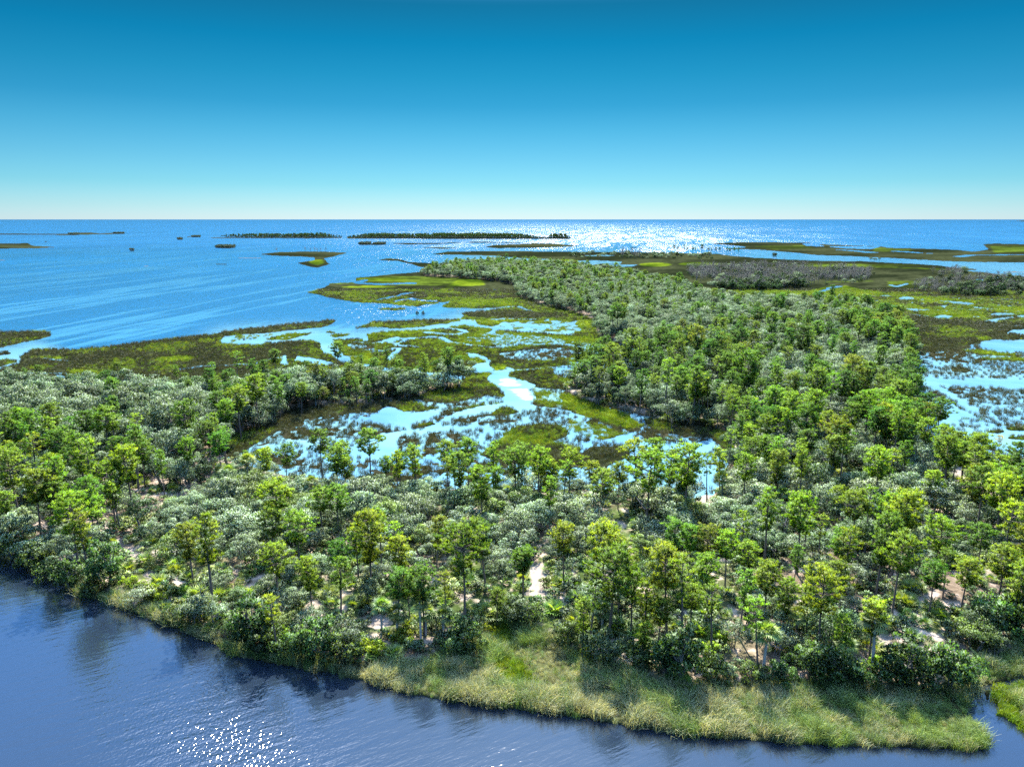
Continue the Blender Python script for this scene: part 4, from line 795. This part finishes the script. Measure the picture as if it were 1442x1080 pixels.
for t in [t for t in things if t.kind == 'shrub']:
    nm, tr, cm = SHRUBS[t.form]; key = (t.form, t.tone)
    if key not in shr_mesh:
        c2 = cm.copy(); c2.materials.clear(); c2.materials.append({'d': M_SHRUB, 'l': M_LIME, 'g': M_OAK}[t.tone]); shr_mesh[key] = c2
    o = root('riverside_shrub', t, s=t.s); part('stems', tr, o); part('foliage', shr_mesh[key], o)
    label_later(o, t, ('large' if t.s > .95 else 'small' if t.s < .6 else 'medium', {'d': 'dark-green', 'l': 'bright lime', 'g': 'grey'}[t.tone], nm, 'shrub'), 'shrub', 'shrubs along the water')
for t in [t for t in things if t.kind == 'palm']:
    h, tr, cr_, df = PALMS[t.form]; o = root('cabbage_palm', t, s=t.s); part('trunk', tr, o); part('crown', cr_, o); part('dead_fronds', df, o)
    label_later(o, t, ('tall' if h > 6 else 'short' if h < 5 else 'medium', 'fan-leaved', 'palm', ''), 'palm tree', 'cabbage palms')
for t in [t for t in things if t.kind == 'palmetto']:
    o = part('palmetto', FANS[t.form], None, tuple(np.array((1.25, 1.15, .7)) * rng.uniform(.85, 1.2))); o.location = (t.x, t.y, float(gz(t.x, t.y)) - .05); o.scale = (t.s,) * 3; o.rotation_euler = (0, 0, rng.uniform(0, 6.28))
    label_later(o, t, ('large' if t.s > 1.25 else 'small' if t.s < 1.0 else 'medium', 'yellow-green', 'fan-leaved', 'palmetto clump'), 'palmetto', 'palmetto clumps by open sand')
for t in [t for t in things if t.kind == 'snag']:
    o = part('dead_tree', SNAGS[t.form], None); o.location = (t.x, t.y, float(gz(t.x, t.y)) - .2); o.scale = (t.s,) * 3; o.rotation_euler = (0, 0, rng.uniform(0, 6.28))
    label_later(o, t, ('tall' if t.s > .68 else 'short', 'bare grey', 'leafless', 'dead tree'), 'dead tree', 'dead trunks of the near wood')
def finish_labels():
    cls = {}
    for r_ in LAB:
        o, t, w, cat, grp = r_; base = ' '.join(x for x in w if x) + ' ' + zone(t); cls.setdefault(base, []).append(r_)
    for base, rs in cls.items():
        rs.sort(key=lambda r_: r_[1].u)
        for i, (o, t, w, cat, grp) in enumerate(rs):
            lab = base
            if len(rs) > 1: lab = '%s, %s of %s from left' % (base, ORD[min(i + 1, 18)], NUM[min(len(rs), 18)])
            if len(lab.split()) > 16: lab = '%s, %s from left' % (base, ORD[min(i + 1, 18)])
            tag(o, lab, cat, grp)
finish_labels()
# the wood beyond, as masses
def rots(n): return np.stack([rng.normal(0, .02, n), rng.normal(0, .02, n), rng.uniform(0, 6.28, n)], 1)
protos = [(join('far_pine', (tr, M_BARK), (cr_, M_PINE)), tuple(np.array(TONES[tn]) * (.80, .80, 1.35))) for (nm, tr, cr_), tn in zip(PINES, ['mid-green', 'deep-green', 'mid-green', 'olive', 'mid-green', 'deep-green', 'mid-green'])]  # bluish multiplier puts distance haze into the far pines' colour
def trees_at(ts, base): return np.array([(t.x, t.y, float(gz(t.x, t.y)) - .1) for t in ts]), rots(len(ts)), np.array([[t.s] for t in ts]) * rng.uniform(.84, 1.16, (len(ts), 3)), np.array([t.form for t in ts])
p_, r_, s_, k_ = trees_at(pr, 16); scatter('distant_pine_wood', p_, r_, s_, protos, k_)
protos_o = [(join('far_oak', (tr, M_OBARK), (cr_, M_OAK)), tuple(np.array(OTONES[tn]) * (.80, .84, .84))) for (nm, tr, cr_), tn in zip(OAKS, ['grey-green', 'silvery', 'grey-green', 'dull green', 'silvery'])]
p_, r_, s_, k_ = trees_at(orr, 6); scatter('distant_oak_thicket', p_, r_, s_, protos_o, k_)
def fill(poly, step, jit=.45, n=None):
    P_ = np.array(poly, float); gx, gy = ground(P_[:, 0], P_[:, 1])
    X, Y = np.meshgrid(np.arange(gx.min(), gx.max() + step, step), np.arange(gy.min(), gy.max() + step, step))
    X = (X + rng.uniform(-jit, jit, X.shape) * step).ravel(); Y = (Y + rng.uniform(-jit, jit, Y.shape) * step).ravel()
    u, v = pix(X, Y); i = inpoly(u, v, poly) & (u > -60) & (u < 1502); return X[i], Y[i]
def mass(name, polys, step, protos, lo, hi, zz=.2, seed=0, keep=1.0, wts=None, ragged=False, clump=0):
    xs, ys, fs = [], [], []
    for p in polys:
        x, y = fill(p, step); f = np.ones(len(x))
        if ragged and len(x):
            a, b = x.min(), x.max() + 1e-3; e = np.minimum(x - a, b - x) / (b - a) * 2
            f = np.clip(e * 3.0, .2, 1) ** .6 * (.72 + .42 * fbm(x / 55, x * 0, 131, 3)); g = rng.uniform(0, 1, len(x)) < .8 + .2 * np.clip(e * 4, 0, 1); x, y, f = x[g], y[g], f[g]
        if clump:
            q = fbm(x / 30, y / 45, 137, 3); g = rng.uniform(0, 1, len(x)) < np.clip(.5 + (q - .42) * 4, .12, 1); x, y, f, q = x[g], y[g], f[g], q[g]; f = f * (1 + clump * (q - .5))
        xs.append(x); ys.append(y); fs.append(f)
    x, y, f = np.concatenate(xs), np.concatenate(ys), np.concatenate(fs); k = rng.uniform(0, 1, len(x)) < keep; x, y, f = x[k], y[k], f[k]; n = len(x)
    s = rng.uniform(lo, hi, n) * f; return scatter(name, np.stack([x, y, np.full(n, zz)], 1), rots(n), np.stack([s, s, s], 1), protos, rng.choice(len(protos), n, p=wts))
dead = [(matted(snag(71 + i, 8, 26, .16, 5), M_GREY), (1, 1, 1)) for i in range(4)]
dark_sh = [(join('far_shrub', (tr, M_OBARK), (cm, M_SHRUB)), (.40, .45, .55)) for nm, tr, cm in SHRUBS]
mass('dead_tree_belt', [[(960,380),(1080,375),(1170,378),(1228,386),(1222,397),(1150,401),(1130,407),(1060,409),(1010,408),(985,400)], [(1312,386),(1352,384),(1356,392),(1312,393)], [(1285,410),(1300,401),(1345,398),(1442,395),(1600,396),(1600,416),(1442,416),(1370,418),(1330,414)]], 6.5, dead, .6, 1.25, clump=.8)
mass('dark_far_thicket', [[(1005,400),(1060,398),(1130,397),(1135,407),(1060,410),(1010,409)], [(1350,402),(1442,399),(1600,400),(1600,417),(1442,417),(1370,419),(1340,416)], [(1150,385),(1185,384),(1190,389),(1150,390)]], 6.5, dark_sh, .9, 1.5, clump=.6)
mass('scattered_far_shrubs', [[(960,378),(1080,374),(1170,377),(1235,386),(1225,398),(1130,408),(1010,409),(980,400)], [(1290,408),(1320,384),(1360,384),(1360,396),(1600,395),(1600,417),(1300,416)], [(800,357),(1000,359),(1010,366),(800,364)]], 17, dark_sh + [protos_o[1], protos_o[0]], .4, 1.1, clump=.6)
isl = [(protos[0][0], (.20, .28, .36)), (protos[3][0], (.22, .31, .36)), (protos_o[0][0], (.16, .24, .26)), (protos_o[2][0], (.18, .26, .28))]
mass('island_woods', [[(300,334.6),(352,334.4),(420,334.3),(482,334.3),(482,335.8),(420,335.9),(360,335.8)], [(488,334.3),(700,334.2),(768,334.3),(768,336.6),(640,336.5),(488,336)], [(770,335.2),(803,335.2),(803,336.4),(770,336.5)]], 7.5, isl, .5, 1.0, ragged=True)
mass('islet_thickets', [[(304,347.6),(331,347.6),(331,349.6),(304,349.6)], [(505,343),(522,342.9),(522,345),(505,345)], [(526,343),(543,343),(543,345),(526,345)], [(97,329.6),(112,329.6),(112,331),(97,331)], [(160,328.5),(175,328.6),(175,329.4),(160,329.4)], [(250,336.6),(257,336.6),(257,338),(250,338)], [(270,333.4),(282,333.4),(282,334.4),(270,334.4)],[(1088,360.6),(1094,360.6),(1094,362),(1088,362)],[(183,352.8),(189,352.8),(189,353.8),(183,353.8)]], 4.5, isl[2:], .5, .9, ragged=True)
# small lone trees standing on the far marsh, and two stumps on the green islet
def far_thing(name, kind, u, v, s, mesh_trunk, mesh_crown, tone, words, cat, grp):
    x, y = ground(u, v); t = T(); t.x, t.y, t.u, t.v = float(x), float(y), u, v
    o = root(name, t, s=s); part('trunk', mesh_trunk, o)
    if mesh_crown: part('crown', mesh_crown, o, tone)
    return o, t
marsh_dead = sorted([(float(rng.uniform(874, 902)), float(rng.uniform(357, 366))) for _ in range(16)])
for i, (u, v) in enumerate(marsh_dead):
    x, y = ground(u, v); o = part('dead_tree', dead[i % 4][0], None); o.location = (float(x), float(y), .1); o.scale = (1.5,) * 3; o.rotation_euler = (0, 0, i * 1.7)
    tag(o, 'bare grey tree, %s from left in the dead clump on the far marsh' % ORD[i + 1], 'dead tree', 'dead clump on the far marsh')
for i, (u, v) in enumerate(sorted([(430,355.5),(437,356),(443,355.2),(447,356.5),(452,355.4),(459,355.6),(390,356)])):
    x, y = ground(u, v); o = part('dead_tree', dead[i % 4][0], None); o.location = (float(x), float(y), .1); o.scale = (1.2,) * 3; o.rotation_euler = (0, 0, i * 1.3)
    tag(o, 'bare tree, %s from left on the small marsh island in the bay' % ORD[i + 1], 'dead tree', 'bare trees on the bay islet')
for i, u in enumerate(np.linspace(948, 1042, 15)):
    u = float(u + rng.uniform(-2.8, 2.8)); v = float(np.interp(u, [948, 1042], [356.2, 359.2]))
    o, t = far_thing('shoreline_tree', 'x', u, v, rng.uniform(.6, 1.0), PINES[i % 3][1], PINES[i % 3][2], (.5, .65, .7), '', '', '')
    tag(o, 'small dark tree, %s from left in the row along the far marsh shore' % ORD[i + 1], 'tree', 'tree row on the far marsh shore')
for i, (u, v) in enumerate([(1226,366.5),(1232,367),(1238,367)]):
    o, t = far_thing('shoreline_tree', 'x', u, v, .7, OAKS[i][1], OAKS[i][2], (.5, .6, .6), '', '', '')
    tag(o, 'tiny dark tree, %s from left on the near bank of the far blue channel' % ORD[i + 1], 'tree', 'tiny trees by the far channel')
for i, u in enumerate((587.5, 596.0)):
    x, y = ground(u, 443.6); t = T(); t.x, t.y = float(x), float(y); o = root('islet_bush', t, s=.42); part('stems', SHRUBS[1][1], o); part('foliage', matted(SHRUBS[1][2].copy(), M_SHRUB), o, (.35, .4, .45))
    tag(o, ('wider' if i == 0 else 'narrower') + ' of two dark bushes on the thin green islet', 'bush', 'two dark islet bushes')
# ------------------------------------------------------------------ undergrowth, bank grass and reeds
def tuft(seed, n, h, spread, w, mat):
    r = np.random.default_rng(seed); a = r.uniform(0, 6.28, n); q = np.sqrt(r.uniform(0, 1, n)) * spread
    c = np.stack([np.cos(a) * q, np.sin(a) * q, np.full(n, -.1)], 1); d = np.stack([r.normal(0, .28, n), r.normal(0, .28, n), np.ones(n)], 1)
    L_ = h * r.uniform(.6, 1.15, n); v1, q1 = leaves(c, d, L_ * .6, w, w * .8, r)
    v1 = v1.reshape(-1, 4, 3); dd = d / np.linalg.norm(d, axis=1)[:, None]; bend = dd.copy(); bend[:, :2] += r.normal(0, .45, (n, 2)); bend[:, 2] *= .6
    tip = (v1[:, 2] + v1[:, 3]) / 2 + bend * (L_ * .5)[:, None]; x = (v1[:, 2] - v1[:, 3]) * .15
    v2 = np.stack([v1[:, 3], v1[:, 2], tip + x, tip - x], 1)
    V = np.concatenate([v1.reshape(-1, 3), v2.reshape(-1, 3)]); Q = np.arange(len(V)).reshape(-1, 4)
    t = np.stack([np.repeat(r.uniform(0, 1, n), 4), np.repeat(r.uniform(.2, .9, n), 4), np.zeros(n * 4)], 1); me = mesh_np('tuft', V, Q); color_attr(me, np.concatenate([t, t])); me.materials.append(mat); return me
def cells(types, step, vmin, vmax, cond=None):
    _, y0 = ground(CX, vmax); _, y1 = ground(CX, vmin)
    X, Y = np.meshgrid(np.arange(-(y1 * .78), y1 * .78, step), np.arange(float(y0), float(y1), step))
    X = (X + rng.uniform(-.5, .5, X.shape) * step).ravel(); Y = (Y + rng.uniform(-.5, .5, Y.shape) * step).ravel()
    u, v = pix(X, Y); i = (u > -70) & (u < 1510) & (v >= vmin) & (v <= vmax); X, Y, u, v = X[i], Y[i], u[i], v[i]
    ty = at_uv(u, v, TYP); z = at_uv(u, v, Z); i = np.isin(ty, types); X, Y, u, v, z, ty = X[i], Y[i], u[i], v[i], z[i], ty[i]
    return X, Y, u, v, z, ty
gt = [(tuft(81 + i, 80, 1.25, .55, .03, M_GRASS), c) for i, c in enumerate([(1, 1, 1), (1.35, 1.25, 1.2), (.75, .95, .6), (1.0, 1.25, .5), (1.5, 1.35, 1.3)])]
X, Y, u, v, z, ty = cells([B_], .60, 720, 1090); n = len(X)
gn = fbm(X / 5, Y / 7, 61, 3) + .15 * rng.normal(size=n); pk = np.digitize(gn, [.36, .46, .54, .64]); pk = np.array([3, 2, 0, 1, 4])[pk]
s = np.clip(.45 + 2.6 * (fbm(X / 2.6, Y / 3.4, 66, 2) - .25), .45, 1.6) * rng.uniform(.8, 1.15, n); scatter('bank_grass', np.stack([X, Y, np.maximum(z, 0)], 1), np.stack([rng.normal(0, .12, n), rng.normal(.1, .12, n), rng.uniform(-.6, .6, n)], 1), np.stack([s, s, s * rng.uniform(.8, 1.2, n)], 1), gt, pk)
lime = [(tuft(91 + i, 40, .8, .5, .05, M_REEDG), c) for i, c in enumerate([(1.2, 1.2, 1), (1.5, 1.35, 1), (.9, 1.0, .9)])]
X, Y, u, v, z, ty = cells([G_], .6, 870, 1090); n = len(X); s = rng.uniform(.7, 1.15, n)
scatter('lime_marsh_grass', np.stack([X, Y, np.maximum(z, 0)], 1), rots(n), np.stack([s] * 3, 1), lime, rng.integers(0, 3, n))
# rushes of the ponds and marsh, thick on the land and thin in the shallows
rt = [(tuft(101 + i, 30, 1.3, .5, .05, M_REED), c) for i, c in enumerate([(1, 1, 1), (1.3, 1.2, 1.1), (.75, .8, .8)])] + [(tuft(105 + i, 36, 1.0, .6, .05, M_REEDG), c) for i, c in enumerate([(1, 1, 1), (.8, .85, .8), (1.25, 1.1, 1)])]
X, Y, u, v, z, ty = cells([D_, M_, G_, P_, Q_], 1.05, 470, 722); n = len(X)
den = np.where(z > .05, .85, np.clip(.62 + z * 1.3, 0.03, .5)) * np.where(v < 540, .6, 1); k = rng.uniform(0, 1, n) < den
X, Y, u, v, z, ty = X[k], Y[k], u[k], v[k], z[k], ty[k]; n = len(X)
pk = np.where(np.isin(ty, [G_, Q_]) | ((ty == M_) & (fbm(X / 9, Y / 9, 71, 3) + .1 * rng.normal(size=n) > .48)) | ((ty == D_) & (fbm(X / 14, Y / 14, 75, 3) + .1 * rng.normal(size=n) > .6)), rng.integers(3, 6, n), rng.integers(0, 3, n))
s = rng.uniform(.7, 1.2, n) * np.where(z < .05, 1.15, 1); scatter('marsh_rushes', np.stack([X, Y, np.maximum(z, -.05)], 1), rots(n), np.stack([s] * 3, 1), rt, pk)
X, Y, u, v, z, ty = cells([D_, M_, G_, P_, Q_], 2.0, 408, 470); n = len(X)
den = np.where(z > .05, .8, np.clip(.35 + z, 0, .3)); k = rng.uniform(0, 1, n) < den; X, Y, z, ty = X[k], Y[k], z[k], ty[k]; n = len(X)
pk = np.where((ty == G_) | (ty == Q_) | ((ty == M_) & (fbm(X / 18, Y / 18, 73, 3) + .15 * rng.normal(size=n) > .46)) | ((ty == D_) & (fbm(X / 25, Y / 25, 79, 3) + .1 * rng.normal(size=n) > .62)), rng.integers(3, 6, n), rng.integers(0, 3, n)); s = rng.uniform(1.0, 1.9, n)
scatter('far_marsh_rushes', np.stack([X, Y, np.maximum(z, -.05)], 1), rots(n), np.stack([s, s, s * .7], 1), rt, pk)
ug = [(clumpy(111 + i, 1.5, 1.15, 9, 46, .22, 1, zlo=.0, name='scrub')[1], c) for i, c in enumerate([(1, 1, 1), (.7, .85, .6), (1.3, 1.2, .9), (1.5, 1.4, .6)])]
for me_, _ in ug: me_.materials.append(M_OAK)
ug = ug + [(FANS[0], (.9, 1, .8)), (FANS[1], (1.2, 1.1, .6))]
X, Y, u, v, z, ty = cells([F_], 1.9, 520, 985); n = len(X)
k = (fbm(X / 7, Y / 7, 121, 3) + .25 * rng.uniform(-1, 1, n) > .42); X, Y, z = X[k], Y[k], z[k]; n = len(X); s = rng.uniform(.5, 1.25, n)
scatter('undergrowth', np.stack([X, Y, z - .05], 1), rots(n), np.stack([s] * 3, 1), ug, rng.choice(6, n, p=[.28, .2, .17, .1, .15, .1]))
print('THINGS', len(pn), len(pr), len(on), len(orr), len(things), 'rush', len(bpy.data.meshes['marsh_rushes'].vertices), 'grass', len(bpy.data.meshes['bank_grass'].vertices), 'ug', n)
